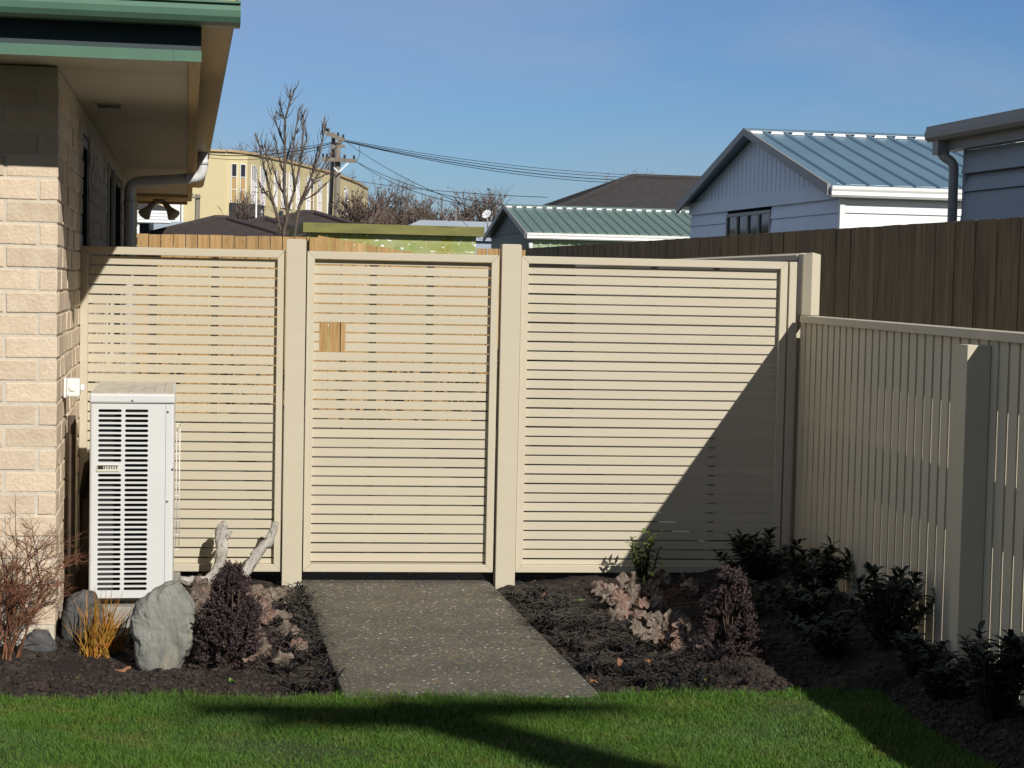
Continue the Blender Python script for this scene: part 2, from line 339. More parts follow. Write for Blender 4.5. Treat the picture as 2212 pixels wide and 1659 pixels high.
def heuchera_mat(name, c1, c2, vein):      # leaf with radial veins (UV: x along the leaf angle, y from centre to rim)
    m = mat(name, c1, c2, 25, .65, .4, 60); t = m.node_tree; b = t.nodes['Principled BSDF']; src = b.inputs['Base Color'].links[0].from_socket
    uv = t.nodes.new('ShaderNodeTexCoord'); sp = t.nodes.new('ShaderNodeSeparateXYZ'); t.links.new(uv.outputs['UV'], sp.inputs[0])
    def M(op, a, bb=None):
        n = t.nodes.new('ShaderNodeMath'); n.operation = op
        for i, q in enumerate((a, bb)):
            if q is None: continue
            if isinstance(q, (int, float)): n.inputs[i].default_value = q
            else: t.links.new(q, n.inputs[i])
        return n.outputs[0]
    f = M('ABSOLUTE', M('SUBTRACT', M('FRACT', M('ADD', M('MULTIPLY', sp.outputs[0], 9), M('MULTIPLY', sp.outputs[1], .25))), .5))
    vn = M('LESS_THAN', f, M('SUBTRACT', .16, M('MULTIPLY', sp.outputs[1], .10)))
    f2 = M('ABSOLUTE', M('SUBTRACT', M('FRACT', M('ADD', M('MULTIPLY', sp.outputs[1], 5), M('MULTIPLY', f, 4))), .5))
    vn2 = M('MAXIMUM', vn, M('MULTIPLY', M('LESS_THAN', f2, .09), .6))
    x = t.nodes.new('ShaderNodeMix'); x.data_type = 'RGBA'; x.inputs[7].default_value = (*vein,1)
    t.links.new(M('MULTIPLY', vn2, .9), x.inputs[0]); t.links.new(src, x.inputs[6]); t.links.new(x.outputs[2], b.inputs['Base Color'])
    return m
HEUA = heuchera_mat('silver_leaf', (.20,.165,.125), (.115,.08,.06), (.05,.03,.026))
HEUB = heuchera_mat('pinkish_leaf', (.245,.165,.125), (.16,.10,.075), (.10,.045,.04))

for q_ in ((CREAM,.965,1.02),(PINE,.80,1.08),(OLDWOOD,.88,1.08),(BRICK,.88,1.07),(GRASS,.72,1.22),(PURPLE,.65,1.3),(DKLEAF,.7,1.3),(GRLEAF,.75,1.2),(ORANGE,.65,1.1),(MONDO,.5,1.7),(CLOD,.5,1.5),(RGREY,.95,1.05),(HEUA,.75,1.15),(HEUB,.75,1.1)): island(*q_)
# ================================================================== GROUND
HR = R(3.71)                               # the house, path and side boundary stand 3.7 degrees off the screen fence
HV = Vector((-math.sin(HR), math.cos(HR), 0)); HU = Vector((math.cos(HR), math.sin(HR), 0)); P0 = Vector((-1.044, 0, 0))
def Hw(u, v, z): return P0+HU*u+HV*v+Vector((0,0,z))
g = MB(); g.add([(-900,-60,-.16),(900,-60,-.16),(900,1500,-.16),(-900,1500,-.16)], [(0,1,2,3)])
solo('ground', g, GROUND, kind='structure', loc=(0,0,-.16))
def pathL(y): return -.007 + (-(y)+0)*.0655 if y < 0 else -.007-y*.0655
def pathR(y): return .893 - y*.0655
p = MB(); ys = [-2.36, -.05, 13]
for a, b in zip(ys[:-1], ys[1:]): pass
p.add([(pathL(-2.36),-2.36,-.12),(pathR(-2.36),-2.36,-.12),(pathR(14),14,-.12),(pathL(14),14,-.12),
       (pathL(-2.36),-2.36,0),(pathR(-2.36),-2.36,0),(pathR(14),14,0),(pathL(14),14,0)],
      [(3,2,1,0),(4,5,6,7),(0,1,5,4),(1,2,6,5),(2,3,7,6),(3,0,4,7)])
solo('path', p, AGG, kind='structure', bev=.006, loc=(0,0,0))

def edge_h(x, y):
    k = max(0, min(1, (x-2.06-.03*math.sin(y*3))/.134))
    return (-.02+soil_h(max(x,1.2), -1.5+.3*math.sin(y*2)))*k-.03*(1-k)
def soil_h(x, y):
    if y < -2.36 and x > 2.0: return edge_h(x, y)
    h = -.012 + .03*noise.noise(Vector((x*2.1, y*2.1, 3))) + .010*noise.noise(Vector((x*9, y*9, 1))) + .006*noise.noise(Vector((x*27, y*27, 5))) + .006*noise.noise(Vector((x*64, y*64, 8)))
    t = max(0, min(1, (x-1.75)/.55)); h += .11*t*t*(3-2*t)
    if x > 1.0:
        t = max(0, min(1, (y+1.0)/.9)); h += .045*t*max(0, min(1, (x-1.05)/.3))
    if x < .3:
        t = max(0, min(1, (-.15-x)/.3))*max(0, min(1, (y+1.9)/.7)); h += .045*t
    e = max(0, min(1, (y+2.36)/.1)); h = h*e + (-.03)*(1-e)
    if x < .55: dd = pathL(min(y,0))-x
    else: dd = x-pathR(min(y,0))
    k = max(0, min(1, dd/.08)); return h*k + (-.035)*(1-k)
def bed(name, x0f, x1f, y0, y1, nx, ny):
    V = []; F = []
    for j in range(ny+1):
        y = y0+(y1-y0)*j/ny
        for i in range(nx+1):
            a, b = x0f(y), x1f(y); x = a+(b-a)*i/nx; V.append((x, y, soil_h(x, y)))
    for j in range(ny):
        for i in range(nx):
            q = j*(nx+1)+i; F.append((q, q+1, q+nx+2, q+nx+1))
    m = MB(); m.add(V, F, 0, True); solo(name, m, SOIL, kind='structure', loc=(0,0,0))
bed('garden_bed', lambda y: -2.2, lambda y: pathL(min(y,0))-.002, -2.36, .6, 260, 300)
bed('garden_bed', lambda y: pathR(min(y,0))+.002, lambda y: 2.9, -2.36, .6, 210, 300)
def edge_bed():                            # bed along the low fence, beside the lawn
    V = []; F = []; nx, ny = 50, 130
    for j in range(ny+1):
        y = -6.5+4.14*j/ny
        for i in range(nx+1):
            x = 2.06+.03*math.sin(y*3)+.84*i/nx; k = min(1, i/8)
            V.append((x, y, (-.02+soil_h(max(x,1.2), -1.5+.3*math.sin(y*2)))*k-.03*(1-k)))
    for j in range(ny):
        for i in range(nx):
            q = j*(nx+1)+i; F.append((q, q+1, q+nx+2, q+nx+1))
    m = MB(); m.add(V, F, 0, True); solo('garden_bed', m, SOIL, kind='structure', loc=(0,0,0))
edge_bed()
lw = MB(); V = []; F = []
for j in range(61):
    for i in range(121):
        x = -5+i*7.1/120; y = -9.5+j*7.17/60; V.append((x, y, -.012+.012*noise.noise(Vector((x*1.5,y*1.5,0)))))
for j in range(60):
    for i in range(120): q = j*121+i; F.append((q,q+1,q+122,q+121))
lw.add(V, F, 0, True); solo('lawn', lw, GRASSB, kind='structure', loc=(0,0,0))

def blades(n, x0, x1, y0, y1, hmin, hmax, wd, edge=None, lean=.6, dens=None):
    x = RNG.uniform(x0, x1, n); y = RNG.uniform(y0, y1, n)
    if edge is not None: k = edge(x, y); x, y = x[k], y[k]
    n = len(x); a = RNG.uniform(0, 2*np.pi, n); h = RNG.uniform(hmin, hmax, n)*(1+.25*np.sin(x*7+np.cos(y*9)*2)); ln = RNG.uniform(.1, lean, n)*h
    b = RNG.uniform(0, 2*np.pi, n); dx, dy = np.cos(b)*ln, np.sin(b)*ln; wx, wy = np.cos(a)*wd/2, np.sin(a)*wd/2
    z0 = np.full(n, -.012)
    P = np.stack([np.stack([x-wx,y-wy,z0],1), np.stack([x+wx,y+wy,z0],1),
                  np.stack([x+dx*.4+wx*.8,y+dy*.4+wy*.8,z0+h*.6],1), np.stack([x+dx*.4-wx*.8,y+dy*.4-wy*.8,z0+h*.6],1),
                  np.stack([x+dx+wx*.15,y+dy+wy*.15,z0+h],1), np.stack([x+dx-wx*.15,y+dy-wy*.15,z0+h],1)],1).reshape(-1,3)
    o = np.arange(n)[:,None]*6
    F = np.concatenate([o+np.array([[0,1,2,3]]), o+np.array([[3,2,4,5]])])
    return P, F
def lawn_edge(x, y):
    yl = -2.335+.016*np.sin(x*11)+.010*np.sin(x*29+1)+.012*np.sin(x*61)+.04*np.clip((x-1.0),0,2)*1.6
    return (y < yl+RNG.normal(0,.009,len(x))) & (x < 2.09+.03*np.sin(y*3)+RNG.normal(0,.015,len(x)))
gr = merge([blades(260000, -1.6, 2.25, -3.65, -2.2, .009, .021, .0021, lawn_edge, 1.3),
            blades(26000, -3.4, 2.25, -5.2, -2.2, .012, .024, .004, lawn_edge, .9),
            blades(5200, -1.3, 2.1, -2.40, -2.24, .020, .040, .0020, lawn_edge, .9)])
solo('grass', gr, GRASS, kind='stuff', loc=(0,0,0))

# loose clods, bark chips and grit on the beds
def clods(n, regs):
    V = []; F = []; o = 0
    base = np.array([(-1,-1,-1),(1,-1,-1),(1,1,-1),(-1,1,-1),(-.7,-.7,1),(.7,-.7,1),(.7,.7,1),(-.7,.7,1)], float)
    fs = np.array([(3,2,1,0),(4,5,6,7),(0,1,5,4),(1,2,6,5),(2,3,7,6),(3,0,4,7)])
    for i in range(n):
        x0, x1, y0, y1 = random.choice(regs); x = random.uniform(x0, x1); y = random.uniform(y0, y1)
        if pathL(y)-.01 < x < pathR(y)+.01: continue
        s = random.choice((.002,.003,.003,.004,.005,.006,.009))*random.uniform(.7,1.3)
        m = base*np.array([s*random.uniform(.8,2.0), s, s*random.uniform(.4,.8)])+RNG.normal(0, s*.22, (8,3))
        a = random.uniform(0, 6.28); c, d = math.cos(a), math.sin(a)
        m = m@np.array([[c,-d,0],[d,c,0],[0,0,1]]).T + np.array([x, y, soil_h(x,y)+s*.25])
        V.append(m); F.append(fs+o); o += 8
    return np.concatenate(V), np.concatenate(F)
cl = clods(17000, [(2.08,2.36,-3.5,-2.36),(-1.5,.12,-2.36,-1.2),(-1.5,.1,-2.36,-1.9),(-.55,.05,-1.9,-.05),(.95,2.3,-2.34,-.05),(1.0,2.0,-2.34,-1.2)])
solo('soil_clods', cl, CLOD, kind='stuff', loc=(0,0,0))

# ================================================================== SCREEN FENCE, GATE AND POSTS
def screen(name, label, cat, x0, x1, gap0, pitch, ngap, battens, ztop=1.566, zbot=.05, hole=None):
    t = thing(name, label, cat, ((x0+x1)/2, .02, zbot))
    fw = .0355; f = MB()
    zt, zb = ztop-fw, zbot+fw                       # mitred frame
    def rail(pts):
        f.add([(a, 0, b) for a, b in pts]+[(a, .045, b) for a, b in pts], [(0,1,2,3),(7,6,5,4),(0,4,5,1),(1,5,6,2),(2,6,7,3),(3,7,4,0)])
    e = .0004
    rail([(x0,ztop),(x1,ztop),(x1-fw,zt),(x0+fw,zt)]); rail([(x0,zbot),(x1,zbot),(x1-fw,zb),(x0+fw,zb)])
    rail([(x0,ztop-e*2),(x0,zbot+e*2),(x0+fw-e,zb),(x0+fw-e,zt)]); rail([(x1,ztop-e*2),(x1,zbot+e*2),(x1-fw+e,zb),(x1-fw+e,zt)])
    part('frame', f, CREAM, t, bev=.0018)
    s = MB(); gh = .0036; edges = [zt-.0015]+[gap0-pitch*k for k in range(ngap)]+[zb+.0015]
    a0, a1 = x0+fw-.004, x1-fw+.004
    for k in range(len(edges)-1):
        zh = edges[k]-(gh if k else 0); zl = edges[k+1]+(gh if k < len(edges)-2 else 0)
        if zh-zl < .003: continue
        j = random.uniform(-.0006,.0006); yj = .027+random.uniform(-.0008,.0008)
        if hole and zl < hole[3] and zh > hole[2]:
            s.box(a0, hole[0], yj, yj+.016, zl+j, zh+j); s.box(hole[1], a1, yj, yj+.016, zl+j, zh+j)
        else: s.box(a0, a1, yj, yj+.016, zl+j, zh+j)
    part('slats', s, CREAM, t, bev=.0012)
    for b in battens:
        m = MB()
        if hole and b < hole[1]+.05 and b > hole[0]-.05: m.box(b-.017, b+.017, .0445, .07, zb, hole[2]-.01)
        else: m.box(b-.017, b+.017, .0452, .07, zb+.002, zt-.002)
        part('batten', m, CREAM, t)
    return t
screen('screen_panel', 'cream slatted screen panel behind the heat pump, left of the left gate post', 'fence panel', -1.044, -.104, 1.5263, .0456, 32, (-.716, -.43))
gate = screen('gate', 'cream slatted garden gate with a small square hand hole in its upper left', 'gate', -.001, .903, 1.5033, .04547, 32, (.312, .582), hole=(.060,.182,1.094,1.2335))
screen('screen_panel', 'wide cream slatted screen panel on the right of the path, half in diagonal shadow', 'fence panel', 1.011, 2.307, 1.5227, .0455, 32, (1.661, 1.967))
m = MB(); m.box(-.0075, -.002, -.004, .03, 1.14, 1.165); m.tube([(-.0048,-.012,1.152),(-.0048,.0,1.152)], .004, 8); part('latch', m, DARKAL, gate)
def post(x0, x1, label):
    m = MB(); c = .006
    m.box(x0, x1, -.02, .075, -.12, 1.614)
    m.add([(x0,-.02,1.614),(x1,-.02,1.614),(x1,.075,1.614),(x0,.075,1.614),(x0+c,-.02+c,1.62),(x1-c,-.02+c,1.62),(x1-c,.075-c,1.62),(x0+c,.075-c,1.62)],
          [(4,5,6,7),(0,1,5,4),(1,2,6,5),(2,3,7,6),(3,0,4,7)])
    solo('gate_post', m, CREAM, label, 'post', 'square cream posts either side of the gate', bev=.003)
post(-.100, -.0065, 'square cream gate post on the left of the gate'); post(.914, 1.008, 'square cream gate post on the right of the gate')
m = MB(); m.box(2.316, 2.352, .0, .045, .03, 1.566)
solo('trim_board', m, CREAM, 'narrow upright cream board between the right screen panel and the low fence', 'board', bev=.002)

# tall return fence running away behind the right panel, with its end post
t = thing('return_fence', 'tall cream boundary fence running away behind the right screen panel, ending in a thick post', 'fence', (2.42, .1, 0))
m = MB(); pl = [(2.386,.022),(2.424,-.012),(2.468,-.002),(2.468,.12),(2.40,.159)]; zt_ = [1.606,1.615,1.604,1.604,1.606]
m.add([(x,y,1.3088) for x,y in pl]+[(x,y,z) for (x,y),z in zip(pl,zt_)], [(4,3,2,1,0),(5,6,7,8,9)]+[(i,(i+1)%5,5+(i+1)%5,5+i) for i in range(5)])
part('end_post', m, CREAM, t, bev=.003)
m = MB()
k = .16
while k < 7.6: m.box(2.402, 2.424, k, k+.0935, -.1, 1.575); k += .0943
part('boards', m, CREAM, t)
m = MB(); m.prism([(2.392,1.576),(2.448,1.576),(2.448,1.613),(2.422,1.613),(2.392,1.602)], 1, .16, 7.6); part('cap_rail', m, CREAM, t)
for y in (2.4, 4.8, 7.2):
    m = MB(); m.box(2.4245, 2.50, y, y+.09, -.12, 1.56); part('post', m, CREAM, t)

# low fence coming toward the camera
t = thing('low_fence', 'low cream picket fence with a flat top rail along the right side bed', 'fence', (2.38, -1.4, 0))
m = MB(); m.box(2.360, 2.452, -2.92, -.046, 1.2755, 1.3085); part('top_rail', m, CREAM, t, bev=.002)
m = MB(); k = -.02
while k > -2.9:
    j = random.uniform(-.0004,.0004); m.box(2.375+j*.4, 2.3921+j*.4, k-.0743+j, k+j, .075, 1.275); k -= .0943
part('pickets', m, CREAM, t, bev=.0012)
for z0, z1 in ((.635,.80),(1.112,1.2)):
    m = MB(); m.box(2.3925, 2.437, -2.92, -.03, z0, z1); part('back_rail', m, CREAM, t)
m = MB(); m.box(2.287, 2.3735, -2.49, -2.405, -.1, 1.258); part('post', m, CREAM, t, bev=.002)
m = MB(); m.box(2.393, 2.48, -.028, .06, -.1, 1.27); part('post', m, CREAM, t, bev=.002)
# its lower continuation toward the camera
t = thing('low_fence', 'lower end of the cream picket fence, nearest the camera', 'fence', (2.38, -4.4, 0))
m = MB(); m.add([(2.36,-2.93,.86),(2.452,-2.93,.86),(2.452,-6.4,.60),(2.36,-6.4,.60),(2.36,-2.93,.893),(2.452,-2.93,.893),(2.452,-6.4,.633),(2.36,-6.4,.633)],
      [(3,2,1,0),(4,5,6,7),(0,1,5,4),(1,2,6,5),(2,3,7,6),(3,0,4,7)]); part('top_rail', m, CREAM, t)
m = MB(); k = -2.94
while k > -6.35: m.box(2.375, 2.3913, k-.0743, k, .02, .86+(k-.08+2.93)*.075); k -= .0943
part('pickets', m, CREAM, t)
m = MB(); m.box(2.3925, 2.437, -6.4, -2.93, .3, .39); part('back_rail', m, CREAM, t)
m = MB(); m.box(2.287, 2.3735, -4.7, -4.61, -.1, .72); part('post', m, CREAM, t)

# ================================================================== BRICK HOUSE (local frame: u to the right, v away)
house = thing('brick_house', 'cream brick house with green gutters and a deep beige eave, on the left', 'house', P0, HR)
bw = MB(); mo = MB(); ZB = .084; CP = .086
wins = [(.20,.80,.9,2.10),(2.80,5.45,.9,2.12)]
def openings(a0, a1, z0, z1):                       # is this stretch of the side wall inside a window?
    for w0, w1, b0, b1 in wins:
        if a0 < w1-.002 and a1 > w0+.002 and z0 < b1-.02 and z1 > b0+.02: return (w0, w1)
    return None
nrow = 24
for k in range(nrow):
    z0 = ZB+CP*k; z1 = z0+.0762; A = k % 2 == 0
    if z0 > 2.18: break
    u = 0.0; first = True
    while u > -3.2:                                 # front face (v = -1.5)
        ln = (.19 if A else .068) if first else .19
        q = random.uniform(-.0025, .0025)
        bw.jbox(u-ln, u, -1.5+q, -1.5+(.19 if first and not A else .068), z0, z1, .0016); u -= ln+.0105; first = False
    v = -1.5 + (.0785 if A else .2005); 
    while v < 9.7:                                  # side face (u = 0)
        ln = .19; e = min(v+ln, 9.7); o = openings(v, e, z0, z1)
        q = random.uniform(-.003, .003)
        if o:
            if v < o[0]-.02: bw.jbox(-.068, q, v, o[0], z0, z1, .0016)
            if e > o[1]+.02: bw.jbox(-.068, q, o[1], e, z0, z1, .0016)
        else: bw.jbox(-.068, q, v, e, z0, z1, .0016)
        v += ln+.0105
mo.box(-3.2, -.004, -1.4965, -1.42, -.1, 2.22)
seg = [-1.494, .2, .8, 2.8, 5.45, 9.69]
for i in range(5):
    a, b = seg[i], seg[i+1]
    a2 = a if i else -1.4195
    if i in (1, 3):
        zb, zt = wins[0 if i == 1 else 1][2:]
        mo.box(-.12, -.0065, a2, b, -.1, zb-.01); mo.box(-.12, -.0065, a2, b, zt+.01, 2.22)
    else: mo.box(-.12, -.006, a2, b, -.1, 2.22)
mo.box(-3.2, -.121, 9.6, 9.69, -.1, 2.22)
wall = part('wall', bw, BRICK, house, True, bev=.004); part('mortar', mo, MORTAR, wall, True)
fd = MB(); fd.box(-3.2, -.012, -1.488, -1.40, -.15, .082); fd.box(-.115, -.012, -1.3995, 9.68, -.15, .082); part('footing', fd, CONC, house, True)
for w0, w1, b0, b1 in wins:
    f = MB()
    f.box(-.06, -.012, w0, w0+.045, b0, b1); f.box(-.06, -.012, w1-.045, w1, b0, b1)
    f.box(-.06, -.012, w0+.046, w1-.046, b1-.045, b1); f.box(-.06, -.012, w0+.046, w1-.046, b0, b0+.045)
    if w1-w0 > 1:
        f.box(-.058, -.014, (w0+w1)/2-.03, (w0+w1)/2+.03, b0+.046, b1-.046)
    fr = part('window', f, DARKAL, house, True, bev=.002)
    gl = MB(); gl.box(-.05, -.042, w0+.045, w1-.045, b0+.045, b1-.045); part('pane', gl, GLASS, fr, True)
    sl = MB(); sl.box(-.06, .035, w0, w1, b0-.03, b0-.002); part('sill', sl, BRICK, fr, True)
    if w1-w0 > 1:
        for jv in (0, .9):
            j = MB(); j.box(-.012, .012, w0+jv, w0+jv+.045, b0, b1); part('jamb', j, PALEAL, fr, True)
# soffit in sheets, fascias, gutters
s = MB(); vs = [-1.985, -1.40, .98, 3.36, 5.74, 8.12, 10.86]
for a, b in zip(vs[:-1], vs[1:]): s.box(-.10 if a > -1.9 else -3.2, .4835, a+.0025, b-.0025, 2.225, 2.236)
s.box(-3.2, -.1002, -1.3975, -1.36, 2.225, 2.236)
part('soffit', s, SOFFIT, house, True)
m = MB(); m.box(.484, .527, -1.985, 10.9, 2.205, 2.45); part('fascia', m, BOARD, house, True, bev=.002)
m = MB(); m.box(-3.2, .4838, 10.861, 10.90, 2.17, 2.46); m.box(-.02, .483, 9.70, 10.859, 2.195, 2.2245); part('fascia', m, BOARD, house, True, label='end fascia board under the far eave')
m = MB(); m.box(-3.2, .5275, -2.003, -1.986, 2.205, 2.45); fg = part('fascia', m, DKGREEN, house, True, label='green front fascia coloured dark for the gutter shadow, with a paler lit lower strip')  # dark green stands in for the gutter's shadow on the fascia
m = MB(); m.box(-3.2, .5285, -2.0075, -2.0035, 2.203, 2.2425); m.box(.43, .5288, -2.0095, -2.0078, 2.2035, 2.242); part('strip', m, GREENM, fg, True)  # lighter green painted where the fascia is lit below that shadow
def gutter(L0, L1, ax, back, out, zb, zt, M):
    sg = 1 if out > back else -1; wdt = abs(out-back)
    prof = [(back, zb+.002), (back+sg*wdt*.62, zb), (back+sg*wdt*.86, zb+.010), (back+sg*wdt*.97, zb+.028), (out, zb+.05), (back+sg*wdt*.93, zt-.016), (back+sg*wdt*.93, zt-.010), (out+sg*.002, zt-.008), (out+sg*.002, zt),
            (back+sg*wdt*.90, zt), (back+sg*wdt*.90, zt-.02), (back+sg*wdt*.9, zb+.035), (back+sg*wdt*.8, zb+.012), (back+sg*.004, zb+.008), (back+sg*.004, zt), (back, zt)]
    g = MB(); n = len(prof)
    P = (lambda p, t: (t, p[0], p[1])) if ax == 0 else (lambda p, t: (p[0], t, p[1]))
    g.add([P(p, L0) for p in prof]+[P(p, L1) for p in prof], [(i, (i+1)%n, n+(i+1)%n, n+i) for i in range(n)])
    for LL in (L0, L1):                             # stop ends
        q = prof[:9]+[prof[-1]]; g.add([P(p, LL) for p in q], [tuple(range(len(q)))])
    return part('gutter', g, M, house, True)
gutter(-3.2, .662, 0, -2.0085, -2.125, 2.325, 2.408, GREENM)
gutter(-2.004, 10.93, 1, .5285, .655, 2.352, 2.438, BEIGEM)
rf = MB()                                           # hipped steel roof
e0, e1, f0, f1, zz, pt = .60, -6.4, -2.06, 10.98, 2.412, .36
hw = (e0-e1)/2; mid = (e0+e1)/2
rv = [(e0,f0,zz),(e1,f0,zz),(e1,f1,zz),(e0,f1,zz),(mid,f0+hw,zz+hw*pt),(mid,f1-hw,zz+hw*pt)]
rf.add(rv+[(x,y,z-.02) for x,y,z in rv], [(0,1,4),(1,2,5,4),(2,3,5),(3,0,4,5),(7,6,10),(8,7,10,11),(9,8,11),(6,9,11,10),(0,6,7,1),(1,7,8,2),(2,8,9,3),(3,9,6,0)])
part('roof', rf, GREENM, house, True)
# downpipe
def bend(pts, r, n=6):
    out = [Vector(pts[0])]
    for i in range(1, len(pts)-1):
        a, b, c = Vector(pts[i-1]), Vector(pts[i]), Vector(pts[i+1]); p = b+(a-b).normalized()*r; q = b+(c-b).normalized()*r
        for k in range(n+1):
            s_ = k/n; out.append(p*(1-s_)**2+b*2*s_*(1-s_)+q*s_**2)
    out.append(Vector(pts[-1])); return out
m = MB(); m.tube(bend([(.592,5.2,2.36),(.592,5.2,2.165),(.058,5.2,2.115),(.058,5.2,-.05)], .075), .038, 16)
m.tube([(.592,5.2,2.30),(.592,5.2,2.26)], .043, 16); m.tube([(.500,5.2,2.156),(.46,5.2,2.153)], .042, 16)
m.tube([(.058,5.2,1.98),(.058,5.2,1.945)], .042, 16); m.box(.0, .06, 5.17, 5.235, 1.80, 1.825)
part('downpipe', m, PIPE, house, True)
m = MB(); m.box(.057,.183,.0,.19,2.219,2.2245)
for i in range(9): m.box(.067,.173,.018+i*.018,.026+i*.018,2.2155,2.2188,1)
part('soffit_vent', m, [SOFFIT, DARKAL], house, True)
# twin floodlights under the far eave
fl = thing('floodlight', 'twin bare floodlight lamps hanging under the far end of the house eave', 'floodlight', Hw(.20, 10.3, 2.194), HR)
m = MB(); m.lathe([(.0,0),(.06,0),(.06,-.02),(.03,-.035),(0,-.035)], (0,0,0), (0,0,1), 14); part('base', m, LAMPB, fl, True)
for sx in (-1, 1):
    m = MB(); ax = Vector((sx*.55, -.45, -.75)).normalized(); p = Vector((sx*.045, 0, -.02))
    m.tube([(sx*.02,0,-.015), p+Vector((0,0,-.02)), p+ax*.05], .016, 8)
    m.lathe([(0,.02),(.026,.02),(.03,.06),(.032,.10),(.05,.15),(.068,.19),(.066,.20),(.04,.206),(0,.208)], p, ax, 18)
    part('lamp', m, LAMPB, fl, True)

# isolator switch on the corner of the wall
t = thing('isolator_switch', 'white weatherproof isolator switch box on the brick wall beside the heat pump', 'switch', Hw(.0, -1.12, .978), HR)
m = MB(); m.box(.001, .012, -.022, .052, -.040, .041); part('back_plate', m, WHITEP, t, True, bev=.004)
m = MB(); m.box(.012, .066, -.020, .048, -.038, .039); part('body', m, WHITEP, t, True, bev=.010)
m = MB(); m.box(.066, .083, .004, .034, -.013, .014); part('knob', m, WHITEP, t, True, bev=.006)
m = MB(); m.lathe([(.014,0),(.014,.002),(.011,.003),(0,.003)], (.036,-.0205,.0), (0,-1,0), 18); part('dial', m, WHITEP, t, True)

# ================================================================== HEAT PUMP
hp = thing('heat_pump', 'tall white heat pump outdoor unit standing in front of the brick wall', 'heat pump', (-.708, -.85, .146), HR)
# local: x -0.165..0.165, y -0.4..0.4, z 0..0.82
X0, X1, Y0, Y1, ZT = -.168, .162, -.40, .40, .82
b = MB()                                            # casing with real louvre slots in the end face
slots = []
for k in range(37):
    z = .752-k*.01985-.0
    if z < .035: break
    if not (12 <= k <= 12 or k == 11): slots.append((X0+.033, X0+.124, z))
    elif k == 11: pass
    slots.append((X0+.137, X0+.228, z))
sh = .0115
def slot_panel(xa, xb, col):                        # strip of face between xa and xb with holes
    zs = sorted([s_[2] for s_ in slots if abs(s_[0]-col) < 1e-6])
    z0 = 0
    for z in zs:
        b.box(xa, xb, Y0, Y0+.0015, z0, z-sh/2); z0 = z+sh/2
        for sx, xe in ((1, xa), (-1, xb)):          # rounded slot ends
            pts = [(xe, z-sh/2)]+[(xe+sx*(sh/2)*(1-math.cos(a)), z+(sh/2)*math.sin(a)) for a in np.linspace(-math.pi/2, math.pi/2, 9)][0:0]
            for q in (1, -1):
                arc = [(xe+sx*(sh/2)*(1-math.cos(a)), z+q*(sh/2)*math.sin(a)) for a in np.linspace(0, math.pi/2, 5)]
                b.prism([(xe, z+q*sh/2)]+arc, 1, Y0, Y0+.0015)
    b.box(xa, xb, Y0, Y0+.0015, z0, ZT-.04)
xs = [X0, X0+.033, X0+.124, X0+.137, X0+.228, X1]
b.box(xs[0]+.012, xs[1], Y0, Y0+.0015, 0, ZT-.04); slot_panel(xs[1], xs[2], X0+.033); b.box(xs[2], xs[3], Y0, Y0+.0015, 0, ZT-.04)
slot_panel(xs[3], xs[4], X0+.137); b.box(xs[4], X1-.034, Y0, Y0+.0015, 0, ZT-.04); b.box(X1-.0328, X1-.012, Y0-.0004, Y0+.0015, 0, ZT-.04)
def corner(xc, sg, y):                              # rounded upright corner
    pts = [(xc+sg*.012*math.sin(a), y+.012*(1-math.cos(a))) for a in np.linspace(0, math.pi/2, 6)]
    inn = [(xc+sg*.0105*math.sin(a), y+.0015+.0105*(1-math.cos(a))) for a in np.linspace(0, math.pi/2, 6)]
    b.prism(pts+inn[::-1], 2, 0, ZT-.04)
corner(X0+.012, -1, Y0); corner(X1-.012, 1, Y0)
b.box(X0, X0+.0015, Y0+.0125, Y1, 0, ZT-.04); b.box(X1-.0015, X1, Y0+.0125, Y1, 0, ZT-.04); b.box(X0+.002, X1-.002, Y1-.0015, Y1, 0, ZT-.04)
b.box(X0+.003, X1-.003, Y0+.003, Y1-.003, .001, .004)
body = part('casing', b, HPM, hp, True)
m = MB()
m.box(X0+.012, X0+.10, Y0+.075, Y1-.01, .01, ZT-.05); part('coil', m, FINM, body, True)
m = MB(); m.box(X0+.105, X1-.02, Y0+.05, Y0+.06, .01, ZT-.05); m.box(X0+.105, X1-.02, Y0+.061, Y1-.01, .011, ZT-.051); part('inner_panel', m, HPDARK, body, True)
m = MB(); m.box(X0-.002, X1+.002, Y0-.002, Y1+.002, ZT-.0385, ZT); top = part('top_cover', m, [HPM], hp, True, bev=.008)
m = MB(); m.box(X0+.008, X1-.008, Y0+.01, Y1-.01, ZT+.0002, ZT+.0015)
for q in (.06,.11,.155,.205,.25,.29): m.box(X0+q, X0+q+.006, Y0+.03, Y1-.03, ZT+.0017, ZT+.0045)
part('ribbed_top', m, HPTOP, top, True)
for x, z in ((X0+.165, ZT-.026), (X1-.025, ZT-.07), (X1-.025, ZT-.43), (X1-.005,ZT-.30)):
    m = MB(); m.lathe([(.0045,0),(.0045,.0025),(.002,.004),(0,.004)], (x, Y0-.002, z), (0,-1,0), 10); part('screw', m, SCREW, body, True)
zl = .752-11.55*.01985
m = MB(); m.box(X0+.027, X0+.116, Y0-.004, Y0-.0005, zl-.0135, zl+.0135); lb = part('label_plate', m, LABEL, hp, True)
m = MB(); m.box(X0+.032, X0+.054, Y0-.0055, Y0-.0043, zl-.004, zl+.009)
for i in range(6): m.box(X0+.057+i*.0095, X0+.0605+i*.0095, Y0-.0055, Y0-.0043, zl-.003, zl+.009)
m.box(X0+.032, X0+.113, Y0-.0055, Y0-.0043, zl+.0092, zl+.0112); part('print', m, BLACKP, lb, True)
gd = MB()                                           # wire guard over the fan side
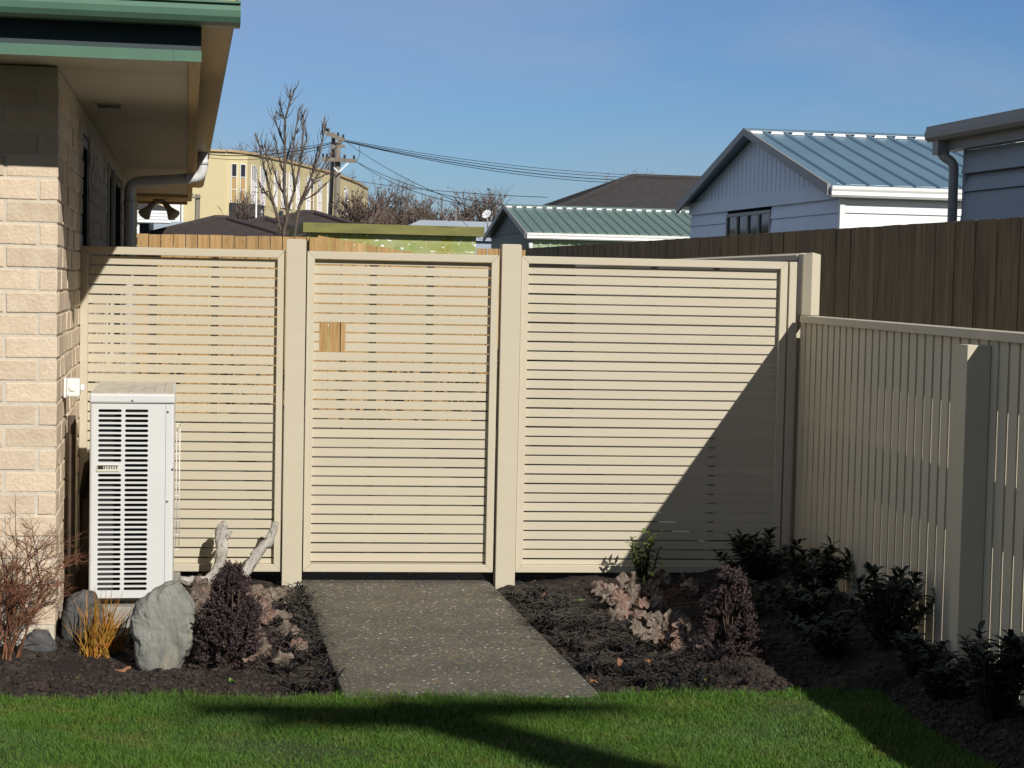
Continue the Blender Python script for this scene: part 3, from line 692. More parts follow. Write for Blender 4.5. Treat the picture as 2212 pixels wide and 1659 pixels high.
for off in (.010, .022):
    for y in np.linspace(-.30, .12, 15 if off > .015 else 2): gd.tube([(X1+off, y, .18), (X1+off, y, .66)], .0019, 6)
for z in (.18, .24, .40, .57, .66):
    for y in (-.30, .12): gd.tube([(X1-.001, y, z), (X1+.022, y, z)], .0019, 6)
    gd.tube([(X1+.022, -.302, z), (X1+.022, .122, z)], .0019, 6)
part('wire_guard', gd, WIRE, hp, True)
for y in (-.30, .26):
    m = MB(); m.box(X0+.02, X1-.02, y, y+.05, -.03, -.0005); part('foot', m, HPM, hp, True)
m = MB(); m.tube([(X0-.0005,.28,.5),(X0-.04,.24,.47),(X0-.055,.2,.36),(X0-.05,.2,-.05)], .016, 10); m.tube([(X0-.0005,.26,.42),(X0-.035,.22,.38),(X0-.03,.16,.2),(X0-.02,.16,-.05)], .02, 10)
part('pipe', m, HOSE, hp, True)
m = MB(); m.box(-.90, -.545, -1.28, -.40, -.02, .114)
solo('concrete_pad', m, CONC, 'low concrete pad under the heat pump', 'pad', bev=.006)
m = MB(); m.tube([Hw(.03,-1.05,.86), Hw(.03,-1.05,.3), Hw(.05,-1.02,-.02)], .016, 10); m.tube([Hw(.10,-.95,.5), Hw(.08,-.92,.2), Hw(.09,-.9,-.02)], .03, 10)
solo('insulated_pipe', m, HOSE, 'dark lagged pipes between the brick wall and the heat pump', 'pipe')

# ================================================================== ROCKS, DRIFTWOOD
def slab_rock(name, outline, c, thick, M, label, seed, n=150):
    pts = [Vector((x, 0, z)) for x, z in outline]; k = len(pts); per = []
    for i in range(k):
        a, b_ = pts[i], pts[(i+1)%k]
        for q in range(n//k+1): per.append(a.lerp(b_, q/(n//k+1)))
    for _ in range(1): per = [(per[i-1]+per[i]*2+per[(i+1)%len(per)])/4 for i in range(len(per))]
    cen = sum(per, Vector())/len(per); V = []; F = []; N = len(per); rings = 34
    for r_ in range(rings+1):
        a = math.pi*r_/rings; s = max(.02, math.sin(a))**.20; d = -math.cos(a)*thick/2
        for q in per:
            p_ = cen+(q-cen)*s+Vector((0,d,0))
            vd = noise.voronoi(p_*Vector((8,8,5))+Vector((seed,seed,0)) if False else Vector((p_.x*9+seed,p_.y*9+seed,p_.z*6)))[0]
            nn = (vd[0]-.45)*.35+noise.noise(p_*24+Vector((0,seed,0)))*.22+noise.noise(Vector((p_.x*34+p_.z*14,p_.y*30,p_.z*7+seed)))*.22+noise.noise(p_*80)*.14
            p_ = p_+((p_-cen).normalized()*nn*.030); V.append(p_+Vector(c))
    for r_ in range(rings):
        for i in range(N): F.append((r_*N+i, r_*N+(i+1)%N, (r_+1)*N+(i+1)%N, (r_+1)*N+i))
    F.append(tuple(range(N))[::-1]); F.append(tuple(range(rings*N, (rings+1)*N)))
    m = MB(); m.add(V, F, 0, True); return solo(name, m, M, label, 'rock')
slab_rock('rock', [(-.06,-.05),(-.098,.0),(-.104,.079),(-.122,.137),(-.122,.185),(-.103,.228),(-.036,.286),(.017,.312),(.054,.308),(.090,.264),(.118,.203),(.122,.137),(.112,.072),(.075,.02),(.05,-.05)], (-.512,-1.80,-.008), .13, ROCK,
          'large pale grey upright rock in front of the heat pump', 3)
slab_rock('rock', [(-.08,-.06),(-.085,.08),(-.06,.145),(-.01,.175),(.035,.165),(.07,.10),(.075,-.06)], (-.845,-1.40,.03), .13, ROCKD, 'small dark rock at the foot of the brick corner, behind the orange grass', 9)
slab_rock('rock', [(-.06,-.03),(-.06,.04),(-.02,.075),(.03,.07),(.06,.03),(.06,-.03)], (-1.0,-1.56,.0), .10, ROCKD, 'low dark stone half hidden under the twiggy shrub', 14)
def driftwood(pts, rad, label, seed, extra=()):
    P = [Vector(p_) for p_ in pts]; Q = []; Rr = []
    for i in range(len(P)-1):
        for q in range(8):
            t_ = q/8; a = P[max(i-1,0)]; b_ = P[i]; c_ = P[i+1]; d = P[min(i+2,len(P)-1)]
            Q.append(.5*((2*b_)+(c_-a)*t_+(2*a-5*b_+4*c_-d)*t_**2+(3*b_-a-3*c_+d)*t_**3)); Rr.append(rad[i]*(1-t_)+rad[i+1]*t_)
    Q.append(P[-1]); Rr.append(rad[-1])
    m = MB(); m.tube(Q, Rr, 22, wob=.42, seed=seed)
    for a, b_, r0_ in extra: m.tube([a, (Vector(a)+Vector(b_))/2+Vector((.004,0,.004)), b_], [r0_, r0_*.8, r0_*.45], 9, wob=.3, seed=seed)
    return solo('driftwood', m, DRIFT, label, 'driftwood')
def dp(x, y, Yv): return at(x, y, Yv+8.6)
def zc(x, y): return ((400+x*.36166)/1.27306, (1350+y*.36166)/1.27306)
D = lambda x, y, Yv: dp(*zc(x, y), Yv)
driftwood([D(215,650,-.33),D(300,685,-.33),D(380,690,-.32),D(470,680,-.30),D(545,625,-.26),D(575,520,-.20),D(578,420,-.16),D(572,340,-.13),D(590,275,-.12),D(618,262,-.12)],
          [.012,.018,.023,.026,.029,.027,.026,.026,.026,.016], 'grey driftwood branch curling up against the screen, on the left', 2, [(D(610,370,-.14), D(655,305,-.13), .010)])
driftwood([D(700,690,-.24),D(760,620,-.20),D(820,530,-.17),D(880,440,-.14),D(930,390,-.12),D(965,330,-.11),D(985,260,-.11),D(995,236,-.11)],
          [.022,.024,.025,.022,.021,.019,.016,.014], 'thinner grey driftwood branch leaning up beside the gate post', 5, [(D(935,390,-.12), D(915,335,-.12), .006)])

# ================================================================== PLANTS
def nrm(v): return v/np.maximum(np.linalg.norm(v, axis=1, keepdims=True), 1e-9)
def leafquads(P, Dv, ln, wd, up=None):              # diamond leaves with a fold: base P, direction Dv
    n = len(P); Dv = nrm(Dv); r_ = RNG.normal(0,1,(n,3)) if up is None else up
    S = nrm(np.cross(Dv, r_)); N = np.cross(S, Dv); ln = np.broadcast_to(ln, n)[:,None]; wd = np.broadcast_to(wd, n)[:,None]
    m_ = P+Dv*ln*.5
    V = np.stack([P, m_+S*wd*.5+N*wd*.12, P+Dv*ln, m_-S*wd*.5+N*wd*.12], 1).reshape(-1,3); o = np.arange(n)[:,None]*4
    return V, np.concatenate([o+np.array([[0,1,2,2]])*1, o+np.array([[0,2,3,3]])])[:, :3]
def tri(p_): return (p_[0], p_[1][:, :3]) if p_[1].shape[1] == 3 else (p_[0], np.concatenate([p_[1][:,[0,1,2]], p_[1][:,[0,2,3]]]))
def cone_bush(name, x, y, hgt, wid, label, cat, M, n=620, stem=STEM, lean=0):
    z0 = soil_h(x, y); t_ = thing(name, label, cat, (x, y, z0))
    m = MB()
    for i in range(9):
        a = random.uniform(0,6.28); rr = wid*.3*random.random()
        m.tube([(x,y,z0-.01),(x+rr*.5*math.cos(a),y+rr*.5*math.sin(a),z0+hgt*.35),(x+rr*math.cos(a),y+rr*math.sin(a),z0+hgt*.8)], [.006,.004,.002], 5)
    part('stems', m, stem, t_)
    Pc = []; Dc = []
    cl_ = [(random.random()**.9, random.uniform(0,6.283), random.uniform(.35,1.12)) for _ in range(int(n/7))]
    for i in range(n):                              # sprig axes, gathered in tufts
        cu, ca_, cr_ = cl_[i % len(cl_)]; u = min(1,max(0,cu+random.gauss(0,.022))); a = ca_+random.gauss(0,.12); prof = (1-u)**.72*(.62+.38*min(1,(u+.10)/.25))*wid/2*(1+.34*noise.noise(Vector((math.cos(a)*2.2,math.sin(a)*2.2,u*5+x))))
        rr = prof*cr_**.55+random.gauss(0,.006); c = Vector((x+rr*math.cos(a)+lean*u, y+rr*math.sin(a), z0+.01+u*hgt*.93))
        d = Vector((math.cos(a)*.8, math.sin(a)*.8, random.uniform(.1,1.4))).normalized(); L_ = random.uniform(.018,.046)
        k_ = 20
        for j in range(k_):
            f_ = j/k_; Pc.append(c+d*L_*f_); q = Vector((random.gauss(0,1),random.gauss(0,1),random.gauss(0,1))); Dc.append(d*.7+q*.8)
    V = leafquads(np.array(Pc), np.array(Dc), RNG.uniform(.007,.012,len(Pc)), RNG.uniform(.004,.0065,len(Pc)))
    part('foliage', V, M, t_); return t_
cone_bush('purple_shrub', -.262, -1.86, .375, .285, 'dark purple conical shrub beside the large grey rock, left of the path', 'shrub', PURPLE, 1500)
cone_bush('purple_shrub', 1.665, -1.68, .352, .235, 'purple brown conical shrub on the right bed at the edge of the fence shadow', 'shrub', PURPLE, 1150)

def heuchera(cx, cy, label, spots, seed):
    random.seed(seed); t_ = None; A = {HEUA: [], HEUB: []}; st = MB()
    z0 = soil_h(cx, cy)
    for (x, y, dz, r_, tilt) in spots:
        z = soil_h(x, y)+dz; a0 = random.uniform(0, 6.28); face = Vector((random.uniform(-.5,.5)+.15, -1*tilt, 1-.45*tilt)).normalized()
        ux = Vector((1,0,0)); ux = (ux-face*ux.dot(face)).normalized(); uy = face.cross(ux); NR, NA = 7, 36; V = []; U = []
        lob = random.choice((5,7)); cup = random.uniform(-.3,.75); fold = random.choice((0,0,.35,.7))
        for i in range(NR+1):
            f_ = i/NR
            for j in range(NA):
                th = 2*math.pi*j/NA; notch = 1-.55*math.exp(-((((th+math.pi)%(2*math.pi))-math.pi)/.28)**2)
                rr = r_*f_*(1+.045*f_*math.cos(lob*th+a0))*(1-(1-notch)*f_)
                h_ = r_*(.24*f_*f_*math.sin(lob*th*1+a0)+.13*f_**3*math.sin(th*13+a0*2)-cup*f_*f_*.9+.30*f_*noise.noise(Vector((math.cos(th)*1.6,math.sin(th)*1.6+f_*2,seed+x*50)))+fold*abs(math.sin(th))*f_)
                th2 = th+a0*.25+2.6
                V.append(Vector((x,y,z))+ux*rr*math.cos(th2)+uy*rr*math.sin(th2)+face*h_); U.append((j/NA, f_))
        F = []
        for i in range(NR):
            for j in range(NA): F.append((i*NA+j, i*NA+(j+1)%NA, (i+1)*NA+(j+1)%NA, (i+1)*NA+j))
        A[HEUB if random.random() < .25 else HEUA].append((np.array([tuple(v) for v in V]), np.array(F), np.array(U)))
        st.tube([(cx+(x-cx)*.2, cy+(y-cy)*.2, z0-.005), (cx+(x-cx)*.7, cy+(y-cy)*.7, z-.01), (x, y, z)], .0022, 5)
    t_ = thing('coral_bells', label, 'plant', (cx, cy, z0))
    part('stems', st, TWIG, t_)
    for M in (HEUA, HEUB):
        if A[M]: part('leaves', merge(A[M]), M, t_)
    for o in t_.children:
        if o.type == 'MESH' and o.name.startswith('leaves'): o.data.polygons.foreach_set('use_smooth', [True]*len(o.data.polygons))
def hsp(n, xr, yr, seed, rmin=.025, rmax=.05, zr=(.015,.07)):
    rg = random.Random(seed); return [(rg.uniform(*xr), rg.uniform(*yr), rg.uniform(*zr), rg.uniform(rmin,rmax), rg.uniform(.3,1.0)) for _ in range(n)]
heuchera(-.50, -.75, 'crinkled silvery leaved plant beside the heat pump under the curling driftwood', hsp(34,(-.60,-.34),(-1.45,-.72),1,.028,.05,(.02,.085)), 1)
heuchera(-.17, -.55, 'crinkled silvery leaved plant between the purple shrub and the left gate post', hsp(30,(-.32,-.06),(-1.1,-.34),2,.03,.052,(.01,.06)), 2)
heuchera(-.10, -1.62, 'flat folded silvery leaves among black grass by the path edge', hsp(9,(-.20,-.01),(-1.95,-1.3),3,.028,.048,(.03,.06)), 3)
heuchera(1.56, -.62, 'rosette of veined silvery leaves below the green shrub', hsp(34,(1.34,1.78),(-.95,-.35),4,.024,.046,(.01,.07)), 4)
heuchera(1.50, -1.48, 'rosette of veined pinkish leaves beside the purple brown shrub', hsp(30,(1.34,1.58),(-1.62,-1.1),5,.024,.048,(.015,.08)), 5)
random.seed(11)

def stem_shrub(name, x, y, hgt, spread, label, nst, M, leaf=.055, wl=.016, per=26, spreadl=.25, extra=None):
    z0 = soil_h(x, y) if y > -2.36 else .05; t_ = thing(name, label, 'shrub', (x, y, z0)); m = MB(); P = []; Dv = []; Ln = []
    for i in range(nst):
        a = random.uniform(0,6.283); rr = spread*random.uniform(.2,1); hh = hgt*random.uniform(.6,1)*(1-.25*rr/spread)
        e = Vector((x+rr*math.cos(a), y+rr*math.sin(a), z0+hh)); mid_ = Vector((x+rr*.55*math.cos(a)+random.uniform(-.015,.015), y+rr*.55*math.sin(a), z0+hh*.5))
        b0 = Vector((x,y,z0-.01)); m.tube([b0, mid_, e], [.005,.004,.0025], 6)
        for j in range(per):
            f_ = spreadl+(1-spreadl)*(j/per)**.7; p_ = (b0*(1-f_)**2+mid_*2*f_*(1-f_)*1.0+e*f_*f_)
            th = j*2.4+i; up = .25+1.1*max(0,f_-.75)/.25*random.random()
            P.append(tuple(p_)); Dv.append((math.cos(th), math.sin(th), up+random.uniform(-.25,.2))); Ln.append(leaf*random.uniform(.6,1.1))
    part('stems', m, STEM, t_)
    P = np.array(P); Dv = nrm(np.array(Dv)); Ln = np.array(Ln); n = len(P)
    S = nrm(np.cross(Dv, np.array([[0,0,1.]])+RNG.normal(0,.25,(n,3)))); N = np.cross(S, Dv); V = []
    for f_, w_, dr in ((0,.15,0),(.3,.85,.04),(.65,.9,.03),(1,.06,-.12)):
        c = P+Dv*(Ln*f_)[:,None]+N*(Ln*dr)[:,None]; V += [c-S*wl*.5*w_+N*wl*.18*w_, c, c+S*wl*.5*w_+N*wl*.18*w_]
    V = np.stack(V, 1).reshape(-1,3); o = np.arange(n)[:,None]*12; F = []
    for i in range(3):
        for s_ in range(2): F.append(o+np.array([[i*3+s_, i*3+s_+1, i*3+s_+4, i*3+s_+3]]))
    part('leaves', (V, np.concatenate(F)), M, t_)
    if extra: part('leaves', extra, YELLEAF, t_, label='pale yellow lower leaves')
    return t_
ex = leafquads(np.array([[1.61,-.26,.10],[1.66,-.25,.15],[1.59,-.27,.09],[1.685,-.22,.30]]), np.array([[.2,-.5,-.2],[.5,-.3,-.7],[-.2,-.2,-1],[-.4,-.1,-.9]]), np.array([.05,.05,.05,.06]), np.array([.035,.02,.012,.008]), np.array([[0.,-.6,1]]*4))
stem_shrub('green_shrub', 1.60, -.20, .27, .10, 'small green leafy shrub before the right screen panel at the shadow edge', 9, GRLEAF, .045, .015, 22, .2, ex)
m = MB(); xs_ = [(at(1410,1215,8.35)), at(1428,1200,8.35), at(1437,1180,8.35), at(1432,1160,8.35)]; m.tube(xs_, [.004,.0035,.003,.002], 6)
for q_ in ((2.10,-.42,.255,.21,'dark glossy shrub in the corner where the right panel meets the low fence',22),
           (2.22,-.95,.275,.17,'dark glossy shrub against the low fence, second from the corner',20),
           (2.06,-1.35,.19,.19,'low dark shrub filling the shaded bed between two taller dark shrubs',14),
           (2.22,-1.95,.35,.20,'dark glossy shrub just beyond the low fence post',22),
           (2.23,-3.02,.36,.15,'dark glossy shrub nearest the camera, in front of the low fence post',20)):
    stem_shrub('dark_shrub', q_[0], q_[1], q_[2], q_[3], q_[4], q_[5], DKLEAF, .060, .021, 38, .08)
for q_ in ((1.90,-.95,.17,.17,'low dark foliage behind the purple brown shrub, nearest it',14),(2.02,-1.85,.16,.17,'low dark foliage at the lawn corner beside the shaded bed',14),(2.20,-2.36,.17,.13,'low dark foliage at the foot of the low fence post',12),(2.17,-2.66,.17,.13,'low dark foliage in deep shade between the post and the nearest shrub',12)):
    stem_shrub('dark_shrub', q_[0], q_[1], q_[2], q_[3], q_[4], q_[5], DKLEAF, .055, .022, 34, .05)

def grass_clump(n, x, y, z, ln, spread, wd, upr, V, F, seg=5, droop=1.0):
    for i in range(n):
        a = random.uniform(0,6.283); l_ = ln*random.uniform(.55,1.1); ou = spread*random.uniform(.3,1)
        d = Vector((math.cos(a), math.sin(a), 0)); s_ = Vector((-d.y, d.x, 0)).lerp(Vector((random.uniform(-1,1),random.uniform(-1,1),0)), .4).normalized()
        o = len(V); b0 = Vector((x+random.uniform(-.02,.02), y+random.uniform(-.02,.02), z))
        for k_ in range(seg+1):
            f_ = k_/seg; p_ = b0+d*(ou*l_*f_**(1.1))+Vector((0,0,max(-.005, l_*upr*(f_-droop*f_*f_*.85))))
            ww = wd*.5*(1-f_**2.2)+.0002; V.append(tuple(p_-s_*ww)); V.append(tuple(p_+s_*ww))
        for k_ in range(seg): q = o+k_*2; F.append((q, q+1, q+3, q+2))
def mondo(regs, n, label_seed):
    V = []; F = []; random.seed(label_seed)
    for i in range(n):
        x, y = regs(); grass_clump(random.randint(9,15), x, y, max(soil_h(x,y),-.01), random.uniform(.17,.29), .8, .0075, .62, V, F)
    return np.array(V), np.array(F)
def regL():
    y = random.uniform(-2.3,-.22); w_ = .14+.10*max(0,min(1,(-y-1.4)/.6)); return pathL(y)-.02-random.random()**1.4*w_, y
def regR():
    y = random.uniform(-2.28,-.25); w_ = .22+.32*max(0,min(1,(-y-.9)/.8)); return pathR(y)+.035+random.random()**1.2*w_, y
solo('mondo_grass', mondo(regL, 90, 21), MONDO, kind='stuff', loc=(0,0,0), label='black mondo grass along the left edge of the path', cat='ground cover')
solo('mondo_grass', mondo(regR, 120, 22), MONDO, kind='stuff', loc=(0,0,0), label='black mondo grass along the right edge of the path', cat='ground cover')
# upright orange grass
V = []; F = []; random.seed(5)
z0 = soil_h(-.76,-1.66)
for i in range(130):
    a = random.uniform(-1,1); l_ = random.uniform(.14,.30)*(1-.25*abs(a)); bx, by = -.765+random.gauss(0,.03), -1.62+random.gauss(0,.025)
    tx = bx+a*.17*random.uniform(.3,1)+.02; ty = by+random.uniform(-.06,.06); o = len(V)
    s_ = Vector((1, random.uniform(-.5,.5), 0)).normalized(); ww = random.uniform(.0016,.0038)
    for k_ in range(6):
        f_ = k_/5; p_ = Vector((bx+(tx-bx)*f_**1.25, by+(ty-by)*f_, z0-.01+l_*f_*(1-.08*abs(a)*f_))); q = ww*(1-f_**1.6)+.0004
        V.append(tuple(p_-s_*q)); V.append(tuple(p_+s_*q))
    for k_ in range(5): q = o+k_*2; F.append((q,q+1,q+3,q+2))
solo('orange_grass', (np.array(V), np.array(F)), ORANGE, 'tuft of upright orange blades between the two rocks', 'ornamental grass', loc=(-.76,-1.64,z0))
# twiggy reddish shrub
def twiggy(x, y, label, seed, hgt, n0, spread):
    random.seed(seed); m = MB(); z0 = soil_h(x, y)
    def grow(p_, d, l_, r_, lv):
        q = p_+d*l_*.5+Vector((random.uniform(-1,1),random.uniform(-1,1),random.uniform(-.5,1)))*l_*.07; e = q+(d+Vector((random.uniform(-.2,.2),random.uniform(-.2,.2),.1)))*l_*.5
        m.tube([p_, q, e], [r_, r_*.8, r_*.6], 4 if lv else 6, cap=False)
        if lv >= 4: return
        for j in range(random.randint(3,5) if lv < 3 else random.randint(3,4)):
            f_ = random.uniform(.25,1); s_ = p_.lerp(q, f_*2) if f_ < .5 else q.lerp(e, f_*2-1)
            dd = (d*.75+Vector((random.gauss(0,.55),random.gauss(0,.5),random.gauss(.1,.4)))).normalized()
            grow(s_, dd, l_*random.uniform(.40,.66), r_*.6, lv+1)
    for i in range(n0):
        d = Vector((random.gauss(0,spread), random.gauss(0,spread*.6), 1)).normalized()
        grow(Vector((x+random.uniform(-.05,.05), y+random.uniform(-.04,.04), z0-.01)), d, hgt*random.uniform(.4,.62), .0042, 0)
    solo('twiggy_shrub', m, TWIG, label, 'shrub')
twiggy(-1.07, -1.72, 'leafless reddish brown twiggy shrub at the foot of the brick wall', 4, .66, 13, .42)
# fallen leaves and weeds
def flat_leaf(x, y, s, a, M, label, cat, name, curl=.3, zo=.006):
    z = (soil_h(x, y) if not (pathL(y) < x < pathR(y)) else 0)+zo; V = []; F = []; NA = 14
    for i in range(4):
        for j in range(NA):
            th = 2*math.pi*j/NA; rr = s*i/3*(1+.22*math.cos(3*th+a)*(i/3)); V.append((x+rr*math.cos(th+a)*1.25*math.cos(a)-rr*math.sin(th+a)*.7*math.sin(a), y+rr*math.cos(th+a)*1.25*math.sin(a)+rr*math.sin(th+a)*.7*math.cos(a), z+s*curl*(i/3)**2*math.cos(2*th)+s*.12*math.sin(5*th+a)*(i/3)))
    for i in range(3):
        for j in range(NA): F.append((i*NA+j, i*NA+(j+1)%NA, (i+1)*NA+(j+1)%NA, (i+1)*NA+j))
    m = MB(); m.add(V, F, 0, True); solo(name, m, M, label, cat)
flat_leaf(-.665,-1.84,.028,.3,DRYLEAF,'curled tan dead leaf on the soil left of the large grey rock','leaf','fallen_leaf')
flat_leaf(1.18,-2.02,.028,1.2,DRYLEAF,'reddish dead leaf lying on the black grass right of the path','leaf','fallen_leaf', zo=.06)
flat_leaf(1.06,-2.12,.02,2.2,DRYLEAF,'small reddish dead leaf by the right edge of the path near the lawn','leaf','fallen_leaf', zo=.02)
flat_leaf(1.30,-1.86,.022,.6,DRYLEAF,'brown dead leaf beside the veined pinkish leaves','leaf','fallen_leaf', zo=.03)
flat_leaf(-.34,-1.35,.026,2.9,DRYLEAF,'orange brown dead leaf behind the purple shrub beside the rock','leaf','fallen_leaf', zo=.05)
flat_leaf(1.08,-.42,.022,.4,DRYLEAF,'brown dead leaf at the foot of the right gate post','leaf','fallen_leaf', zo=.02)
def weed(x, y, s, label, seed):
    random.seed(seed); n = 16; a = RNG.uniform(0,6.283,n); P = np.stack([np.full(n,x)+RNG.normal(0,s*.35,n), np.full(n,y)+RNG.normal(0,s*.35,n), np.full(n,soil_h(x,y)+.004)],1)
    V = leafquads(P, np.stack([np.cos(a),np.sin(a),RNG.uniform(.3,1.4,n)],1), RNG.uniform(.4,.9,n)*s, s*.4, np.array([[0.,0,1]]*n)+RNG.normal(0,.2,(n,3)))
    solo('weed', V, WEED, label, 'weed', 'tiny green weeds in the soil')
weed(-.25,-2.16,.022,'tiny bright green weed in front of the left purple shrub',1)
weed(-.81,-1.98,.02,'tiny green weed in the soil in front of the orange grass',2)
weed(1.25,-.55,.024,'tiny green weed in the right bed behind the black grass',3)
weed(1.14,-.62,.02,'smaller green weed near the right gate post',4)
weed(1.38,-1.62,.02,'tiny green weed beside the pinkish leaves',5)
weed(1.46,-2.14,.024,'tiny green weed near the lawn below the right purple shrub',6)

# ================================================================== BEHIND: TIMBER FENCES
def paling_fence(label, a, b, zt0, zt1, M, wdt=.134, ov=.0, group=None, rails=True, name='paling_fence', jit=.006, z0=-.14, side=1, gap=.010, off=.005):
    a, b = Vector(a), Vector(b); d = (b-a); L_ = d.length; d.normalize(); n = Vector((d.y, -d.x, 0))*side
    t_ = thing(name, label, 'fence', (a+b)/2, group=group); m = MB(); k_ = 0
    while k_*wdt < L_:
        s0 = k_*wdt; s1 = min(s0+wdt-gap, L_); f_ = s0/L_; g_ = s1/L_; jj = random.uniform(-jit,jit); zt = zt0*(1-f_)+zt1*f_+jj; zt2 = zt0*(1-g_)+zt1*g_+jj; o = (k_%2)*off+random.uniform(0,.002)
        p0, p1 = a+d*s0+n*o, a+d*s1+n*(o+random.uniform(-.003,.003)); q0, q1 = p0-n*.019, p1-n*.019
        m.add([(p_.x,p_.y,z) for p_,z in ((p0,z0),(p1,z0),(q1,z0),(q0,z0),(p0,zt),(p1,zt2),(q1,zt2),(q0,zt))], [(3,2,1,0),(4,5,6,7),(0,1,5,4),(1,2,6,5),(2,3,7,6),(3,0,4,7)]); k_ += 1
    part('palings', m, M, t_)
    if rails:
        for h_ in (.3, 1.0, 1.65):
            m = MB(); c0, c1 = a-n*.042, b-n*.042; m.bar((c0.x,c0.y,h_),(c1.x,c1.y,h_*1.0*(1 if h_ < 1.2 else (zt1/zt0))), .045, .09); part('rail', m, M, t_)
        k_ = .3
        while k_ < L_:
            m = MB(); c = a+d*k_-n*.11; m.box(c.x-.045,c.x+.045,c.y-.045,c.y+.045,z0,min(zt0,zt1)-.1); part('post', m, M, t_); k_ += 2.4
    return t_
Yf = 12.0
fa = at(296,505,Yf+8.6); fb = at(668,512,Yf+8.6)
paling_fence('straight new timber paling fence behind the left screen panel', (fa.x,Yf,0), (fb.x,Yf,0), fa.z, fb.z, PINE)
f2a = at(687,508,Yf+8.2); f2b = at(950,556,Yf+8.2)
f2c = f2a+(f2b-f2a)*1.30
paling_fence('new timber paling fence with a top sloping down behind the gate', (f2a.x,Yf-.4,0), (f2c.x,Yf-.4,0), f2a.z, f2c.z, PINE)
m = MB(); m.box(fb.x+.005, f2a.x-.005, Yf-.42, Yf+.02, -.14, fb.z-.01)
solo('fence_return', m, PINE, 'short timber return closing the step between the two paling fences', 'fence')
f3a = at(1030,537,Yf+8.6+1.0); f3b = at(1135,539,Yf+8.6+1.0)
paling_fence('short timber paling fence joining the dark fence behind the gate', (f3a.x,Yf+1,0), (f3b.x,Yf+1,0), f3a.z, f3a.z, PINE)
da = Vector((3.912,1.061,0)); dv = HV
A_, B_ = da-dv*10.5, da+dv*15.4
paling_fence('long tall dark weathered paling fence along the right boundary', B_, A_, 1.885, 1.835, OLDWOOD, .145, jit=.002, gap=.004, off=.003, name='boundary_fence', z0=-.16)

# small green plant seen through the gate's hand hole
stem_shrub('green_plant', .345, 9.0, .80, .10, 'leafy green plant seen through the hand hole of the gate', 9, GRLEAF, .07, .025, 20)

# low planting along the far timber fence, glimpsed between the slats
for i_, (x_, y_) in enumerate(((-2.2,10.6),(-1.5,11.1),(-.8,10.5),(-.1,11.2),(1.0,11.0),(1.6,10.6),(2.2,11.1))):
    o_ = stem_shrub('garden_plant', x_, y_, .62, .34, 'low dark green planting glimpsed between the slats behind the gate', 9, DKLEAF, .10, .045, 22, .05)
    o_['group'] = 'planting along the far timber fence'
# ================================================================== NEIGHBOURING BUILDINGS
def trapez(L_, n_, h_=.03, top=.25):                # rib profile along a length
    pts = []; w_ = L_/n_
    for i in range(n_): pts += [(i*w_, 0), (i*w_+w_*(1-top)-.02, 0), (i*w_+w_*(1-top), h_), (i*w_+w_-.02, h_)]
    pts.append((L_, 0)); return pts
def ribroof(m, u0, u1, v0, z0_, v1, z1_, n_, mi=0, h_=.03, th=.02):
    pr_ = trapez(u1-u0, n_, h_); V = []; N = len(pr_); nv = Vector((0, z0_-z1_, v1-v0)).normalized()
    for (v, z) in ((v0, z0_), (v1, z1_)):
        for a, b_ in pr_: V.append((u0+a, v+nv.y*b_, z+nv.z*b_))
    for (v, z) in ((v0, z0_), (v1, z1_)):
        for a, b_ in pr_: V.append((u0+a, v-nv.y*th, z-nv.z*th))
    F = [(i, i+1, N+i+1, N+i) for i in range(N-1)]+[(2*N+i+1, 2*N+i, 3*N+i, 3*N+i+1) for i in range(N-1)]+[(i, 2*N+i, 2*N+i+1, i+1) for i in range(N-1)]+[(N+i, N+i+1, 3*N+i+1, 3*N+i) for i in range(N-1)]
    F += [(0, N, 3*N, 2*N), (N-1, 2*N-1, 4*N-1, 3*N-1)]
    m.add(V, F, mi)
